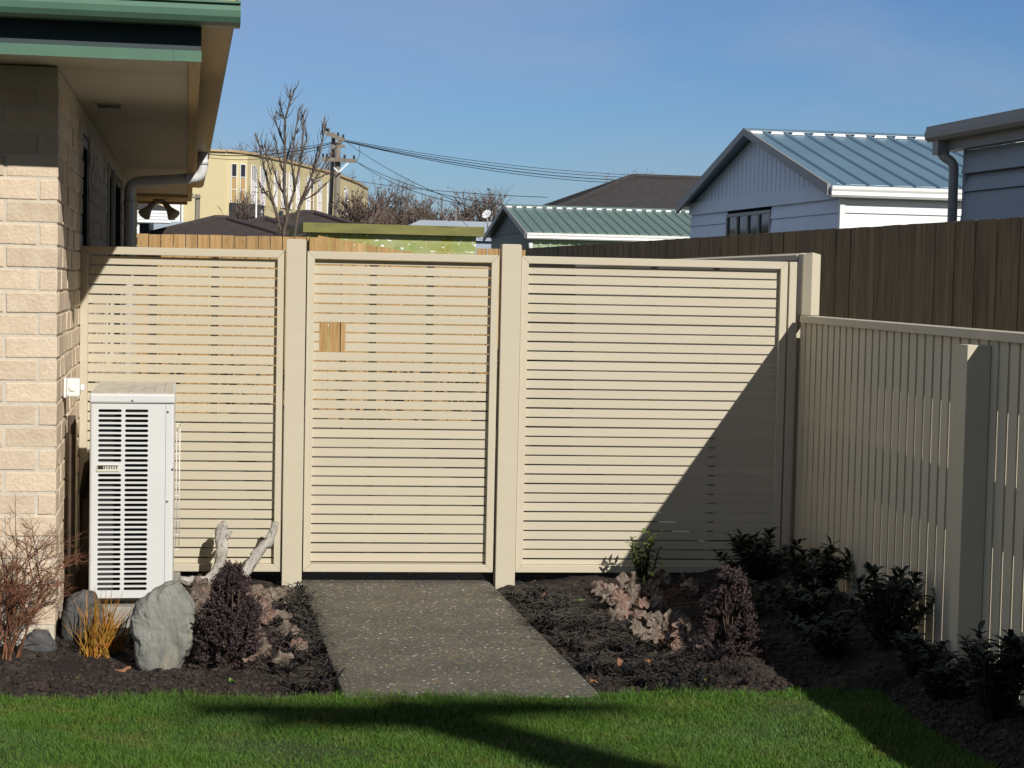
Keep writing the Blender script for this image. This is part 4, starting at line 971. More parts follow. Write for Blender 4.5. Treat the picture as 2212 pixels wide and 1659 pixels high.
def gable_building(name, label, org, W_, L_, ze, zr, ribs, Mroof, Mwall, Mfront, Mgable, Mtrim, vert=True, over=.18, window=None):
    t_ = thing(name, label, 'garage', org, HR)
    m = MB(); ribroof(m, -over, L_, -.10, ze-.03, W_/2, zr, ribs); ribroof(m, -over, L_, W_+.10, ze-.03, W_/2, zr, ribs); rf_ = part('roof', m, Mroof, t_, True)
    m = MB(); m.prism([(W_/2-.16,zr-.005),(W_/2,zr+.05),(W_/2+.16,zr-.005),(W_/2,zr+.035)], 0, -over-.02, L_); part('ridge_cap', m, Mroof, rf_, True)
    m = MB(); w_ = L_/ribs*(L_+over)/L_; w_ = (L_+over)/ribs; k0 = .16/(W_/2); zz_ = zr-(zr-ze)*k0
    for i in range(ribs): m.add([(-over+i*w_+.02,W_/2-.165,zz_+.006),(-over+(i+.72)*w_,W_/2-.165,zz_+.006),(-over+(i+.66)*w_,W_/2-.160,zz_+.042),(-over+i*w_+.05,W_/2-.160,zz_+.042)], [(0,1,2,3),(3,2,1,0)][:1])
    m.add([(-over+.02,W_/2-.1605,zz_+.0405),(L_,W_/2-.1605,zz_+.0405),(L_,W_/2-.158,zz_+.044),(-over+.02,W_/2-.158,zz_+.044)], [(0,1,2,3)])
    part('ridge_flashing', m, WHITEB, rf_, True)  # turned-down tabs, coloured white for their sunlit highlight
    fr = MB(); n_ = 0
    if vert:
        pr_ = trapez(L_, int(L_/.22), .022, .3); N = len(pr_); fr.add([(a,-b_,-.2) for a,b_ in pr_]+[(a,-b_,ze) for a,b_ in pr_], [(i,i+1,N+i+1,N+i) for i in range(N-1)])
    else:
        z = -.1
        while z < ze-.18: fr.add([(0,-.028,z),(L_,-.028,z),(L_,-.008,z+.186),(0,-.008,z+.186),(0,0,z),(L_,0,z),(L_,0,z+.186),(0,0,z+.186)], [(0,1,2,3),(0,4,5,1),(3,2,6,7),(0,3,7,4),(1,5,6,2)]); z += .19
        fr.box(0, L_, .001, .02, -.2, ze)
    part('front_wall', fr, Mfront, t_, True)
    s_ = MB(); z = -.1
    if not vert:
        while z < ze-.18:
            a, c = .0, W_
            if window and z+.186 > window[2] and z < window[3]: rg = ((0, window[0]), (window[1], W_))
            else: rg = ((0, W_),)
            for a, c in rg: s_.add([(-.028,a,z),(-.028,c,z),(-.008,c,z+.186),(-.008,a,z+.186),(0,a,z),(0,c,z),(0,c,z+.186),(0,a,z+.186)], [(0,1,2,3),(0,4,5,1),(3,2,6,7),(0,3,7,4),(1,5,6,2)])
            z += .19
        s_.box(.01, .03, .02, W_, -.2, min(ze, window[2]) if window else ze)
    else: s_.box(.0, .03, .02, W_, -.2, ze)
    s_.box(.001, L_, W_-.02, W_, -.2, ze); s_.box(L_-.02, L_-.001, .02, W_-.021, -.2, ze); part('side_wall', s_, Mwall, t_, True)
    gb = MB(); n_ = int(W_/.19); hz_ = lambda v: ze+(zr-ze)*(1-abs(v-W_/2)/(W_/2))-.03
    for i in range(n_):
        v0, v1 = W_*i/n_, W_*(i+1)/n_-.022
        gb.add([(-.03,v0,ze+.0),(-.03,v1,ze+.0),(-.03,v1,hz_(v1)),(-.03,v0,hz_(v0)),(.0,v0,ze),(.0,v1,ze),(.0,v1,hz_(v1)),(.0,v0,hz_(v0))], [(0,1,2,3),(0,3,7,4),(1,5,6,2),(0,4,5,1),(3,2,6,7)])
    gb.add([(-.004,0,ze),(-.004,W_,ze),(-.004,W_/2,zr-.04)], [(0,1,2)]); part('gable', gb, Mgable, t_, True)
    br = MB()
    for sg in (0, 1):
        v0, v1 = (-.12, W_/2) if sg == 0 else (W_+.12, W_/2)
        br.add([(-over-.02,v0,ze-.145),(-over-.02,v1,zr-.055),(-over-.02,v1,zr+.045),(-over-.02,v0,ze-.005),(-over+.02,v0,ze-.145),(-over+.02,v1,zr-.055),(-over+.02,v1,zr+.045),(-over+.02,v0,ze-.005)], [(0,1,2,3),(4,7,6,5),(0,4,5,1),(3,2,6,7),(0,3,7,4),(1,5,6,2)])
    part('barge_board', br, Mtrim, t_, True)
    g_ = MB(); g_.prism([(-.07,ze-.165),(-.16,ze-.165),(-.182,ze-.14),(-.175,ze-.10),(-.19,ze-.07),(-.19,ze-.030),(-.11,ze-.030),(-.11,ze-.06),(-.07,ze-.06)], 0, -over+.022, L_); part('gutter', g_, WHITEP, t_, True)
    f_ = MB(); f_.box(-over+.022, L_, -.0695, -.03, ze-.17, ze-.06); part('eave_lining', f_, Mtrim, t_, True)
    return t_
# green garage
o = at(1137,500,40); o = Vector((o.x, o.y, 0)); ze_ = at(1137,505,40).z
ga = gable_building('garage', 'green steel garage with a pale gutter, behind the dark fence', o+HU*.2+HV*.3, 5.6, 11, ze_+.06, ze_+.72, 46, SHEDROOF, DKGREEN, SHEDG, DKGREEN, GREYTRIM, True)
m = MB(); m.tube(bend([(-.10,-.31,ze_-.2),(-.10,-.31,ze_-.36),(-.10,-.05,ze_-.42),(-.28,-.02,ze_-.44)], .08), .045, 10)
m.tube([(-.1,-.05,ze_-.38),(-.30,.0,ze_-.42),(-.45,4.5,ze_-.62)], .04, 8)
part('downpipe', m, WHITEP, ga, True)
# blue garage
o = Vector((6.56, 13.4, 0)); bg_ = gable_building('garage', 'blue grey steel roofed garage with bright white front boards, beyond the dark fence', o, 6.8, 9, 2.72, 3.62, 30, BLUER, WHITESHADE, WHITEB, WHITESHADE, GREYTRIM, False, over=.22, window=(2.72,4.81,1.85,2.50))
f = MB(); a, c, z0_, z1_ = 2.72, 4.81, 1.85, 2.50
f.box(-.035,.01,a,c,z1_-.05,z1_); f.box(-.035,.01,a,c,z0_,z0_+.05)
for i in range(5): v = a+(c-a-.05)*i/4; f.box(-.035,.01,v,v+.05,z0_+.051,z1_-.051)
wn = part('window', f, GREYTRIM, bg_, True); gl = MB(); gl.box(-.01,-.005,a+.05,c-.05,z0_+.05,z1_-.05); part('pane', gl, GLASS, wn, True)
m = MB(); m.box(-.022,-.012,a+.55,c-.06,z0_+.05,z0_+.14); part('curtain', m, CURT, wn, True)
m = MB(); m.box(-.034,.03,-.034,.03,-.1,2.56); part('corner_board', m, WHITEB, bg_, True)
m = MB(); m.box(-.050,-.0305,.04,6.8,2.545,2.735); part('belt_board', m, WHITESHADE, bg_, True)
# grey building on the right edge (eave runs away from us)
org = at(2003,277,13.0); zg = org.z; org = Vector((org.x, org.y, 0))
gb_ = thing('outbuilding', 'grey board outbuilding with a rounded gutter, rising over the dark fence on the far right', 'building', org, HR)
m = MB(); L_ = -9
m.prism([(.10,zg-.10),(.015,zg-.10),(-.01,zg-.075),(-.012,zg-.035),(.0,zg-.012),(.0,zg+.01),(.10,zg+.01)], 1, L_, .02); part('gutter', m, GREYTRIM, gb_, True)
m = MB(); m.add([(.02,.05,zg+.012),(4,.05,zg+.75),(4,L_,zg+.75),(.02,L_,zg+.012),(.02,.05,zg-.01),(4,.05,zg+.72),(4,L_,zg+.72),(.02,L_,zg-.01)], [(0,1,2,3),(7,6,5,4),(0,3,7,4),(0,4,5,1),(1,5,6,2),(2,6,7,3)]); part('roof', m, BLUER, gb_, True)
m = MB(); z = zg-.20
m.box(.22,.30,L_,-.25,-.2,zg-.75)
pw = part('wall', m, GREYBL, gb_, True)
m = MB(); k_ = 0
for (za, zb_, dx) in ((zg-.34,zg-.17,.19),(zg-.47,zg-.345,.205),(zg-.74,zg-.475,.185)):
    m.add([(dx-.02,L_,za),(dx-.02,-.24,za),(dx+.02,-.24,zb_),(dx+.02,L_,zb_),(.3,L_,za),(.3,-.24,za),(.3,-.24,zb_),(.3,L_,zb_)], [(0,1,2,3),(4,7,6,5),(0,4,5,1),(3,2,6,7),(0,3,7,4),(1,5,6,2)])
part('boards', m, GREYB, gb_, True)
m = MB(); m.box(.2,4,-.249,-.20,-.2,zg-.17); part('end_wall', m, GREYB, gb_, True)
m = MB(); m.box(.1005,.2,L_,-.02,zg-.17,zg-.155); m.box(.1005,.12,L_,0,zg-.154,zg+.0); part('fascia', m, GREYTRIM, gb_, True)
m = MB(); m.tube(bend([(.06,-.12,zg-.08),(.06,-.12,zg-.2),(.13,-.2,zg-.26),(.13,-.22,-.1)], .05), .035, 12); m.box(.02,.11,-.16,-.06,zg-.20,zg-.101); m.box(.13,.19,-.27,-.17,zg-.92,zg-.90); part('downpipe', m, GREYTRIM, gb_, True)
# moss-grown block garage
a = at(655,478,38); c = at(1050,486,38); org = Vector((a.x, a.y, 0)); Lm = (Vector((c.x,c.y,0))-org).length; zt = a.z-.02
mg = thing('block_garage', 'flat roofed concrete block garage, green with moss and flaking white paint', 'garage', org, HR)
m = MB(); m.box(0,Lm,0,.03,zt-.20,zt); m.box(0,.03,.031,6,zt-.20,zt); m.box(Lm-.03,Lm,.031,6,zt-.2,zt); part('fascia', m, MOSSF, mg, True)
m = MB(); m.box(.031,Lm-.031,.031,6,zt-.05,zt-.01); m.box(.03,Lm-.03,.031,.6,zt-.20,zt-.185); part('roof', m, GREYTRIM, mg, True)
m = MB(); m.box(.17,Lm-.15,.16,.36,-.2,zt-.21); m.box(.17,.37,.361,6,-.2,zt-.21); m.box(Lm-.35,Lm-.15,.361,6,-.2,zt-.21); part('wall', m, MBLOCK, mg, True)

def hip_house(name, label, c0, W_, Dp, ze, zr, M, wallM=YEL, ridge=.4):
    t_ = thing(name, label, 'house', c0, HR); m = MB(); r_ = min(W_, Dp)/2*.98
    if W_ >= Dp: ra, rb = (r_, Dp/2), (W_-r_, Dp/2)
    else: ra, rb = (W_/2, r_), (W_/2, Dp-r_)
    V = [(0,0,ze),(W_,0,ze),(W_,Dp,ze),(0,Dp,ze),(*ra,zr),(*rb,zr)]
    F = [(0,1,5,4),(1,2,5),(2,3,4,5),(3,0,4),(3,2,1,0)] if W_ >= Dp else [(0,1,4),(1,2,5,4),(2,3,5),(3,0,4,5),(3,2,1,0)]
    m.add(V, F); rf_ = part('roof', m, M, t_, True)
    k_ = MB()
    for i, j in ((0,4),(1,5 if W_ >= Dp else 4),(4,5),(2,5),(3,4 if W_ >= Dp else 5)):
        p_, q = Vector(V[i]), Vector(V[j]); k_.tube([p_+Vector((0,0,.03)), q+Vector((0,0,.03))], .09, 6, smooth=False)
    part('ridge_tiles', k_, M, rf_, True)
    w_ = MB(); w_.box(.45,W_-.45,.45,Dp-.45,-.2,ze-.01); part('wall', w_, wallM, t_, True)
    f_ = MB(); f_.box(-.06,W_+.06,-.06,Dp+.06,ze-.18,ze-.005); part('gutter', f_, GREYTRIM, t_, True)
    return t_
# brown roofs (ridge corner seen left and a second peak)
def brown(px, py, d, W_, Dp, drop, label):
    q = at(px, py, d); c0 = Vector((q.x, q.y, 0))-HU*(W_/2)-HV*(Dp/2); hip_house('tiled_house', label, c0, W_, Dp, q.z-drop, q.z, RBROWN, YEL)
brown(478,474,50,5.6,5.4,.80,'low house with a brown tiled pyramid roof behind the left paling fence')
brown(571,475,51.5,4.6,5.0,.75,'middle brown tiled hip roof house in front of the yellow building')
brown(668,462,54,6.2,6.0,.95,'brown tiled hip roof house just left of the mossy garage')
q = at(470,474,76); m = MB()
t_ = thing('pale_roof_house', 'long house with a pale blue steel roof behind the brown tiled roofs', 'house', (q.x-7.6,q.y,0), HR)
m.add([(0,0,q.z-.62),(10,0,q.z-.62),(9.2,5,q.z+.02),(.8,5,q.z+.02),(10,10,q.z-.62),(0,10,q.z-.62)], [(0,1,2,3),(3,2,4,5)]); part('roof', m, RWHITE, t_, True)
m = MB(); m.box(.2,9.8,.3,9.7,-.2,q.z-.65); part('wall', m, YEL, t_, True)
# white guttered house behind the far eave
q = at(392,452,45); org = Vector((q.x, q.y, 0))
lh = thing('verandah_house', 'house with a wide white ribbed gutter board, seen under the floodlights', 'house', org-HU*6, HR)
zv = at(392,452,45).z
m = MB()
for i in range(4): m.box(0, 5.75, -.02-.006*i, .0, zv-.05-.075*(i+1)+.010, zv-.05-.075*i)
m.box(0, 5.74, .001, .03, zv-.36, zv-.05); part('fascia', m, WHITEB, lh, True)
m = MB(); m.add([(0,.0,zv-.04),(5.8,.0,zv-.04),(2.8,4,zv+1.3),(0,4,zv+1.5),(5.8,8,zv-.04),(0,8,zv-.04)], [(0,1,2,3),(1,4,2),(2,4,5,3)]); part('roof', m, RGREY, lh, True)
m = MB(); m.box(0,5.2,1.4,8,-.2,zv-.06); part('wall', m, FARDK, lh, True)
m = MB(); m.box(4.9,5.0,.05,.17,-.2,zv-.37); m.box(0,4.899,.9,.98,zv-.52,zv-.40); part('post', m, WHITEB, lh, True)
# charcoal shingle house
q = at(1352,383,56); zr_ = q.z; c0 = Vector((q.x, q.y, 0)); sl = at(1165,446,52)
Dp = 7.4; hip_house('shingle_house', 'house with a large charcoal shingled hip roof behind the green garage', c0-HU*3.4-HV*(Dp/2), 15, Dp, zr_-1.45, zr_, RGREY, YEL)
# yellow building
yb = thing('apartment_block', 'long pale yellow apartment block with tall strips of windows, far behind the bare tree', 'building', (-8,171.4,0))
plan = [(-26,171.0),(-8.0,171.4),(-6.0,172.9),(-4.65,177.4),(-2.1,185.4),(2.87,204.4),(6.3,225.4),(8,240),(-26,246)]
zy = 13.35
m = MB(); m.prism(plan, 2, -.2, zy); part('wall', m, YEL, yb)
m = MB()
for p_, q_ in zip(plan[:-2], plan[1:-1]): m.bar((p_[0],p_[1]-.05,zy+.06), (q_[0],q_[1]-.05,zy+.06), .35, .22)
part('parapet', m, YELCAP, yb)
strips = [(493,505,0),(512,524,0),(536,547,1),(555.5,565.5,1),(585,592,1),(601,611,1),(617,623.5,1),(633,639.5,1),(654.5,661,1),(663,670,0),(679,687,1),(700,707.5,1),(737,744,1)]
def on_plan(px):                                    # where the view line through px meets the facade, in plan
    v = FW+RT*((px-1106)/3928)
    for p_, q_ in zip(plan[:-2], plan[1:-1]):
        a_ = Vector((p_[0], p_[1])); e_ = Vector((q_[0]-p_[0], q_[1]-p_[1])); d_ = Vector((v.x, v.y)); c_ = Vector((CAMP.x, CAMP.y))
        den = d_.x*(-e_.y)+d_.y*e_.x
        if abs(den) < 1e-9: continue
        r_ = a_-c_; s_ = (d_.x*r_.y-d_.y*r_.x)/den*-1
        s_ = (r_.x*d_.y-r_.y*d_.x)/(e_.x*-d_.y+e_.y*d_.x) if abs(e_.x*-d_.y+e_.y*d_.x) > 1e-9 else -1
        if 0 <= s_ <= 1: return a_+e_*s_, e_.normalized()
    return None
for x0_, x1_, kd in strips:
    r1, r2 = on_plan(x0_+.01), on_plan(x1_-.01)
    if not r1 or not r2: continue
    a_, e_ = r1; b2, _ = r2; e_ = (b2-a_).normalized(); n_ = Vector((e_.y, -e_.x)); Wd = (b2-a_).length; zt_, zb_ = 12.25, 8.45; zm, zq = 11.0, 9.75
    def bx(mb, s0, s1, o0, o1, z0_, z1_):
        V = [a_+e_*s_+n_*o_ for s_, o_ in ((s0,o0),(s1,o0),(s1,o1),(s0,o1))]
        mb.add([(v.x,v.y,z0_) for v in V]+[(v.x,v.y,z1_) for v in V], [(3,2,1,0),(4,5,6,7),(0,1,5,4),(1,2,6,5),(2,3,7,6),(3,0,4,7)])
    f = MB(); k_ = .06
    bx(f,0,k_,.02,.12,zb_,zt_); bx(f,Wd-k_,Wd,.02,.12,zb_,zt_)
    for z in (zt_,zm,zq,zb_+k_): bx(f,k_,Wd-k_,.02,.12,z-k_,z)
    if kd:
        for i in (1,2): bx(f,Wd*i/3-.022,Wd*i/3+.022,.021,.115,zb_+k_,zt_-k_)
    wn = part('window', f, WHT, yb)
    gl = MB(); bx(gl,.01,Wd-.01,.005,.05,zm,zt_-.02); part('pane', gl, FARDK if not kd else GLASS, wn)
    pn = MB(); bx(pn,.01,Wd-.01,.004,.049,zb_+.02,zm-.02); part('panel', pn, TAN if not kd else LILAC, wn)
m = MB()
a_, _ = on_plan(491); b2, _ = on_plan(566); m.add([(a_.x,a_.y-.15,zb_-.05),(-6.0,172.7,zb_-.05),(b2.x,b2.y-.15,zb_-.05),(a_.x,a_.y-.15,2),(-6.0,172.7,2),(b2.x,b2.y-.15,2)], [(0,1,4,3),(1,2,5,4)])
part('recess', m, FARDK, yb, label='dark sheet standing in for the shaded ground floor recess below the first bay')  # flat sheet on the facade, its dark colour replaces the recess's shade
m = MB(); a_, _ = on_plan(598); b2, _ = on_plan(645); m.add([(a_.x,a_.y-.15,zb_-.3),(b2.x,b2.y-.15,zb_-.3),(b2.x,b2.y-.15,2),(a_.x,a_.y-.15,2)], [(0,1,2,3)]); part('recess', m, FARDK, yb)  # another flat sheet, dark in place of a shaded opening
m = MB(); a_ = at(378,445,179.5); m.box(a_.x-.5,a_.x+.5,a_.y,a_.y+.1,a_.z-1.6,a_.z+1.6); m.box(a_.x+.62,a_.x+.8,a_.y,a_.y+.1,a_.z-1.6,a_.z+1.6); part('window', m, WHT, yb)

# ================================================================== POLES, WIRES, TREES
def zt3(x, y): return ((500+x*.40687)/1.27306, (200+y*.40687)/1.27306)
def Q(x, y, d): return at(*zt3(x, y), d)
pd = 80
pole = thing('utility_pole', 'pair of weathered timber utility poles with two crossarms', 'utility pole', Vector((Q(1010,980,pd).x, pd-8.6, 0)))
m = MB(); p_ = Q(1027,405,pd); q = Q(1002,980,pd); m.tube([(q.x+(q.x-p_.x)*.5,q.y,-.2),(q.x,q.y,q.z),p_], [.105,.098,.085], 10); part('pole', m, POLE, pole)
m = MB(); p_ = Q(1056,480,pd-.6); q = Q(1045,980,pd-.6); m.tube([(q.x-.1,q.y,-.2),q,p_], [.145,.132,.115], 10); m.tube([p_, p_+Vector((0,0,.10))], [.17,.13], 10); m.box(p_.x-.05,p_.x+.30,p_.y-.08,p_.y+.08,p_.z-.16,p_.z-.04); part('pole', m, POLE, pole)
for (x0_, y0_, x1_, y1_, dd) in ((970,405,1100,458,-.3),(945,582,1180,597,-.9)):
    m = MB(); a_, b2 = Q(x0_,y0_,pd+dd), Q(x1_,y1_,pd+dd); m.bar(a_, b2, .14, .16); ca = part('crossarm', m, POLE, pole)
    for f_ in (.04,.15,.66,.93):
        m = MB(); c = a_.lerp(b2, f_)+Vector((0,0,.08)); m.lathe([(0,0),(.03,0),(.06,.04),(.035,.08),(.055,.11),(.03,.16),(0,.16)], c, (0,0,1), 8)
        part('insulator', m, CERAM, ca)
m = MB(); m.bar(Q(1060,672,pd-1.05), Q(1125,610,pd-1.05), .05, .06); m.bar(Q(1060,672,pd-1.05), Q(1028,640,pd-1.05), .05, .06); m.bar(Q(1035,640,pd-.5), Q(1043,460,pd-.5), .05,.05); part('brace', m, WHT, pole)
def wire(a_, b2, sag, label, r_=.018, n_=24):
    m = MB(); P = []
    for i in range(n_+1):
        f_ = i/n_; p_ = a_.lerp(b2, f_); P.append(p_-Vector((0,0,sag*4*f_*(1-f_))))
    m.tube(P, r_*.8, 5); solo('power_line', m, WIREB, label, 'cable', 'overhead cables')
for i, (ya, yb_, r_) in enumerate(((500,463,.016),(515,467,.028),(528,478,.016))):
    wire(Q(1085,yb_-8,pd), Q(-40,ya+6,pd+8), .35+.1*i, ('highest','thickest, middle','lowest')[i]+' of the three cables running left from the pole toward the eave', r_)
for i, (yb_, yy, r_) in enumerate(((379,452,.016),(382,458,.02),(386,462,.026),(390,462,.02))):
    wire(Q(1090,yy,pd), at(1570,yb_+1,104), .5+.09*i, ('topmost','second from top','third from top','lowest')[i]+' of the four cables sagging right from the pole top', r_)
wire(Q(1110,465,pd), Q(1960,912,44), .18, 'thin service line dropping steeply from the pole top toward the green garage', .012)
wire(Q(1175,597,pd), Q(1905,890,52), .25, 'upper thin line falling from the lower crossarm toward the far trees', .014)
wire(Q(1178,600,pd), Q(2212,900,48), .28, 'lower thin line from the lower crossarm, ending lowest on the right', .014)
wire(Q(1080,716,pd), Q(2470,842,54), .12, 'near level thin line from the middle of the pole across to the shingled roof', .013)
m = MB(); m.tube(bend([Q(1200,482,pd-.2),Q(1205,560,pd-.2),Q(1180,598,pd-.8)], .3), .011, 5); solo('jumper_cable', m, WIREB, 'short loop of cable hanging beside the pole above the lower crossarm', 'cable')
# small far pole and street lamp
p_ = at(427,420,120); t_ = thing('utility_pole', 'short distant utility pole standing before the yellow apartment block', 'utility pole', (p_.x,p_.y,0))
m = MB(); m.tube([(p_.x-.05,p_.y,-.2),p_], [.19,.16], 8); part('pole', m, POLE, t_)
m = MB(); m.bar((p_.x-.55,p_.y-.2,p_.z-.22),(p_.x+.2,p_.y-.2,p_.z-.18), .12,.12); m.box(p_.x-.35,p_.x-.25,p_.y-.25,p_.y-.15,p_.z-.12,p_.z+.05); part('crossarm', m, POLE, t_)
p_ = at(508,470,130); t_ = thing('street_lamp', 'thin grey street lamp in front of the apartment block recess', 'street lamp', (p_.x,p_.y,0))
m = MB(); b2 = at(509,487,130); c = at(511,461,130); e = at(540,456,130); m.tube([(b2.x,b2.y,-.2), (b2.x,b2.y,c.z-.3), c, e], .06, 8); part('pole', m, GREYTRIM, t_)
m = MB(); m.bar(e-Vector((.1,0,.02)), e+Vector((.6,0,.03)), .2, .12); part('lamp_head', m, GREYTRIM, t_)
for i, (xx, y0_, hh) in enumerate(((554,405,10),(565,463,4))):
    p_ = at(xx, y0_, 125); m = MB(); m.tube([(p_.x,p_.y,-.2),p_], [.07,.05], 8); m.lathe([(0,0),(.1,0),(.13,.1),(.05,.3),(0,.3)], p_, (0,0,1), 8)
    solo('flue' if i else 'flagpole', m, WHT if not i else GREYTRIM, ('slim white flagpole before the apartment block','short grey chimney flue beside the apartment block recess')[i], ('flagpole','flue')[i])

def trace_tree(name, label, lines, d, M, r0, jit=.25):
    m = MB(); tops = []
    for k_, (pts, ra, rb) in enumerate(lines):
        P = []; n_ = len(pts)
        off = random.uniform(-jit, jit)
        for i, (x, y) in enumerate(pts): P.append(Q(x, y, d+off*(i/(n_-1)))+Vector((random.uniform(-.01,.01),0,0)))
        m.tube(P, [ra*r0+(rb-ra)*r0*i/(n_-1) for i in range(n_)], 7)
        for i in range(1, n_):                      # stubby twigs
            for _ in range(6):
                f_ = random.random(); c = P[i-1].lerp(P[i], f_); dd = (P[i]-P[i-1]).normalized()+Vector((random.gauss(0,.5),random.gauss(0,.4),random.uniform(-.1,.4)))
                l_ = random.uniform(.04,.22); m.tube([c, c+dd.normalized()*l_*.6, c+(dd.normalized()+Vector((0,0,.25)))*l_], [r0*.17, r0*.13, r0*.08], 5)
        e = P[-1]; m.tube([e-(P[-1]-P[-2]).normalized()*.02, e+(P[-1]-P[-2]).normalized()*.03], [r0*rb*1.3, r0*rb*.9], 6)
    return m
T = [([(700,1190),(690,1085),(715,950),(690,820),(700,600),(700,420),(695,310),(735,200),(760,120)],1.0,.24),([(695,310),(640,262),(628,320)],.3,.2),([(700,520),(655,400),(625,310)],.4,.22),([(690,290),(660,210)],.3,.2),([(735,200),(733,125)],.28,.2),
     ([(690,1190),(670,1085),(640,960),(590,800),(550,620),(520,480),(503,420)],.9,.22),([(590,800),(545,810),(535,760)],.35,.2),([(640,960),(600,850),(550,790)],.4,.2),([(690,820),(640,740),(610,600)],.45,.22),([(610,690),(570,560),(540,500)],.35,.2),
     ([(740,1190),(765,1085),(790,900),(860,780),(940,650),(1020,520)],.95,.22),([(715,950),(760,800),(800,600),(820,380),(812,320),(826,262)],.6,.22),([(760,800),(740,600),(770,400),(790,245)],.5,.2),([(800,600),(845,450),(825,330)],.35,.2),
     ([(790,900),(870,720),(930,560),(955,430),(972,350)],.6,.22),([(955,430),(945,400),(960,345)],.25,.2),([(860,780),(905,720),(990,680)],.4,.2),([(800,870),(900,820),(962,752)],.35,.2),([(870,720),(900,600),(920,500)],.4,.22),([(700,600),(735,480),(785,390)],.4,.2),([(690,700),(650,560),(632,430)],.38,.2),([(550,620),(575,560),(565,500)],.3,.2)]
random.seed(3)
m = trace_tree('bare_tree', '', T, 24.5, BARK, .031)
bt = thing('bare_tree', 'leafless pruned tree with several upright stems behind the left paling fence', 'tree', (Q(710,1190,24.5).x, 24.5-8.6, 0))
part('crown', m, BARK, bt)
m = MB()
for (x, y) in ((700,1190),(690,1190),(740,1190)):
    p_ = Q(x, y, 24.5); m.tube([(p_.x*.3+Q(710,1190,24.5).x*.7, p_.y, -.2), (p_.x, p_.y, p_.z)], [.055,.036], 8)
part('trunk', m, BARK, bt)
def far_tree(label, px, pyb, pyt, d, width, seed, M=FARTWIG, leaves=None, nb=9, lv=5, name='bare_tree', r0=.10, up=.9):
    random.seed(seed); top = at(px, pyt, d); H_ = top.z+.2; x, y = top.x, top.y
    t_ = thing(name, label, 'tree', (x, y, 0)); m = MB(); tk = MB(); tips = []
    tk.tube([(x,y,-.3),(x,y,H_*.28)], [r0*1.6, r0*1.2], 7)
    def grow(p_, dv_, l_, r_, k_):
        e = p_+dv_*l_; mid_ = p_.lerp(e,.5)+Vector((random.gauss(0,1),random.gauss(0,1),random.gauss(0,.6)))*l_*.07; m.tube([p_,mid_,e], [r_,r_*.85,r_*.65], 4 if k_ > 1 else 6, cap=False); tips.append(e); tips.append(mid_)
        if k_ >= lv: return
        for j in range(random.randint(2,3) if k_ else 4):
            s_ = p_.lerp(e, random.uniform(.45,1)); dd = (dv_*.9+Vector((random.gauss(0,.42),random.gauss(0,.42),random.gauss(.12,.25)))).normalized(); grow(s_, dd, l_*random.uniform(.55,.8), max(r_*.6,.0055*d/60), k_+1)
    for i in range(nb):
        a = random.uniform(0,6.283); dv_ = Vector((math.cos(a)*width/H_*random.uniform(.2,1.0), math.sin(a)*width/H_*random.uniform(.2,1), up)).normalized()
        grow(Vector((x+random.uniform(-.1,.1)*width*.3,y,H_*.22)), dv_, H_*.30, r0, 0)
    part('trunk', tk, M, t_); V = np.array(m.v); zmax = V[:,2].max(); s_ = (H_-H_*.2)/(zmax-H_*.2)
    m.v = [(p_[0], p_[1], H_*.2+(p_[2]-H_*.2)*s_ if p_[2] > H_*.2 else p_[2]) for p_ in m.v]; part('crown', m, M, t_)
    if leaves:
        n_ = leaves; tp = [tips[random.randrange(len(tips))] for _ in range(n_)]
        P = np.array([(q_.x, q_.y, H_*.2+(q_.z-H_*.2)*s_) for q_ in tp])+RNG.normal(0,.12,(n_,3)); V = leafquads(P, RNG.normal(0,1,(n_,3)), RNG.uniform(.08,.15,n_), RNG.uniform(.05,.08,n_)); part('dead_leaves', V, FARLEAF, t_)
    return t_
far_tree('brown leaved tree beside the poles, nearest the apartment block', 790, 475, 393, 62, 1.7, 1, leaves=450, nb=8)
far_tree('bare twiggy tree between the poles and the antenna, tallest of its row', 835, 475, 388, 66, 1.9, 2, leaves=150, nb=9)
far_tree('bushy brown twiggy tree above the right half of the mossy garage', 905, 475, 412, 64, 2.0, 3, leaves=325, nb=10)
far_tree('low twiggy bush at the right end of the row above the mossy garage', 945, 478, 445, 60, 1.2, 5, leaves=125, nb=7)
far_tree('dark red leaved tree left of the green garage', 1020, 475, 412, 70, 1.3, 6, leaves=350, nb=7)
far_tree('pale bare tree just behind the green garage gable', 1068, 475, 418, 74, 1.7, 7, leaves=60, nb=9)
far_tree('large bare tree rising behind the roof of the apartment block', 600, 340, 292, 262, 13, 8, nb=9, lv=5, r0=.32)
far_tree('bare tree behind the apartment block roof, right of the largest', 675, 360, 312, 268, 9, 9, nb=9, lv=5, r0=.26)
far_tree('smallest bare tree behind the apartment block roof near the eave', 528, 340, 305, 262, 6, 10, nb=6, lv=4, r0=.2)
far_tree('twiggy treetop showing over the ridge of the shingled roof', 1372, 400, 372, 84, 1.8, 12, nb=8, lv=5, leaves=150)
far_tree('small dark conifer like tree with red shrubbery before the apartment block', 523, 480, 405, 128, 1.2, 13, nb=6, lv=4, leaves=260, up=1.2)
m = MB(); p_ = at(985,455,58); m.tube([(p_.x,p_.y,2.0),(p_.x,p_.y,p_.z+.12)], .018, 6); m.tube([p_+Vector((-.38,0,.03)),p_+Vector((.12,0,.0))], .014, 5)
for i in range(5): m.tube([p_+Vector((-.34+i*.1,-.18,.03-.005*i)),p_+Vector((-.34+i*.1,.18,.03-.005*i))], .008, 5)
solo('antenna', m, GREYTRIM, 'thin television antenna above the mossy garage', 'antenna')
p_ = at(1052,464,47); t_ = thing('satellite_dish', 'small white satellite dish left of the green garage gable', 'satellite dish', p_-Vector((0,0,.4)))
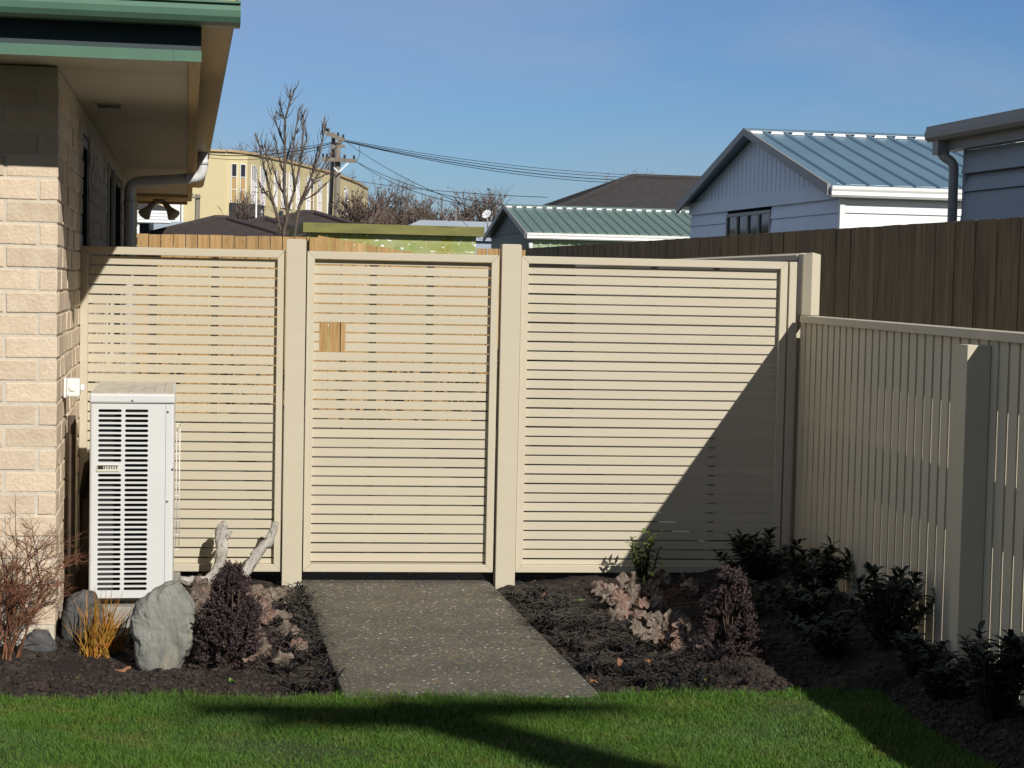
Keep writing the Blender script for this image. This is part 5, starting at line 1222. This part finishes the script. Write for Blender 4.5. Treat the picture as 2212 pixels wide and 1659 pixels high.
m = MB(); m.lathe([(0,0),(.05,.006),(.10,.021),(.13,.036),(.125,.04),(.09,.027),(.04,.012),(0,.007)], p_, (-.5,-.6,.45), 18); part('dish', m, WHT, t_)
m = MB(); m.tube([p_+Vector((.05,.05,-.5)),p_], .02, 6); m.tube([p_, p_+Vector((-.10,-.12,.08))], .008, 5); part('mount', m, GREYTRIM, t_)
q = at(1020,476,49); t_ = thing('low_house', 'low pale grey roof showing between the mossy garage and the green garage', 'house', (q.x,q.y,0), HR)
m = MB(); m.add([(-2.6,0,q.z-.55),(4,0,q.z-.55),(4,4,q.z+.10),(-.9,4,q.z+.10),(4,8,q.z-.55),(-2.6,8,q.z-.55)], [(0,1,2,3),(3,2,4,5)]); part('roof', m, RWHITE, t_, True)
m = MB(); m.box(-2.3,3.9,.1,7.9,-.2,q.z-.58); part('wall', m, GREYB, t_, True)

# unseen tree added behind the camera, limbs shaped to throw the lawn's soft shadow
random.seed(2)
t_ = thing('shadow_tree', 'unseen bare tree added behind the camera, its limbs shaped to shade the lawn', 'tree', (5.5,-10.5,0))
m = MB(); m.tube([tuple(Vector((.36,-2.57,0))+SUN/SUN.z*6.5+Vector((.7,.9,-6.6))), tuple(Vector((1.6,-4.2,0))+SUN/SUN.z*4.5), tuple(Vector((.87,-3.23,0))+SUN/SUN.z*5.7), tuple(Vector((.36,-2.57,0))+SUN/SUN.z*6.5)], [.19,.16,.14,.12], 12); part('trunk', m, BARK, t_)
m = MB(); S = SUN/SUN.z; UPH = 3.2
def over(x, y, h): return Vector((x, y-.09, 0))+S*(h+UPH)
for P, rr in (([over(.36,-2.57,3.3), over(.10,-2.50,3.4), over(-.12,-2.44,3.5), over(-.36,-2.42,3.6)], [.10,.085,.065,.03]),
              ([over(.36,-2.57,3.3), over(.55,-2.46,3.5), over(.85,-2.43,3.7), over(1.12,-2.46,3.8)], [.10,.085,.065,.03]),
              ([over(.10,-2.50,3.4), over(.02,-2.60,3.5), over(-.15,-2.68,3.7)], [.06,.05,.03]),
              ([over(.36,-2.57,3.3), over(.10,-2.63,3.6), over(-.02,-2.57,3.9)], [.07,.06,.03])):
    m.tube(P, rr, 10)
for i in range(130):
    a = random.uniform(-.4,1.15); c = over(a, -2.47+random.gauss(0,.035), 3.6); m.tube([c, c+Vector((random.gauss(0,.08),random.gauss(0,.08),random.gauss(0,.08)))], [.010,.004], 5)
part('limbs', m, BARK, t_)

# unseen house added behind the camera to block low sky light from the shade
t_ = thing('sky_blocking_house', 'unseen dark house added behind the camera to block sky light', 'house', (11,-17,0))
m = MB(); m.box(-5,30,-24,-16,-.2,7.2); part('wall', m, RBROWN, t_)
m = MB(); m.add([(-5.6,-24.6,7.2),(30.6,-24.6,7.2),(30.6,-15.4,7.2),(-5.6,-15.4,7.2),(-1,-20,9.6),(26,-20,9.6)], [(0,1,5,4),(1,2,5),(2,3,4,5),(3,0,4),(3,2,1,0)]); part('roof', m, RBROWN, t_)
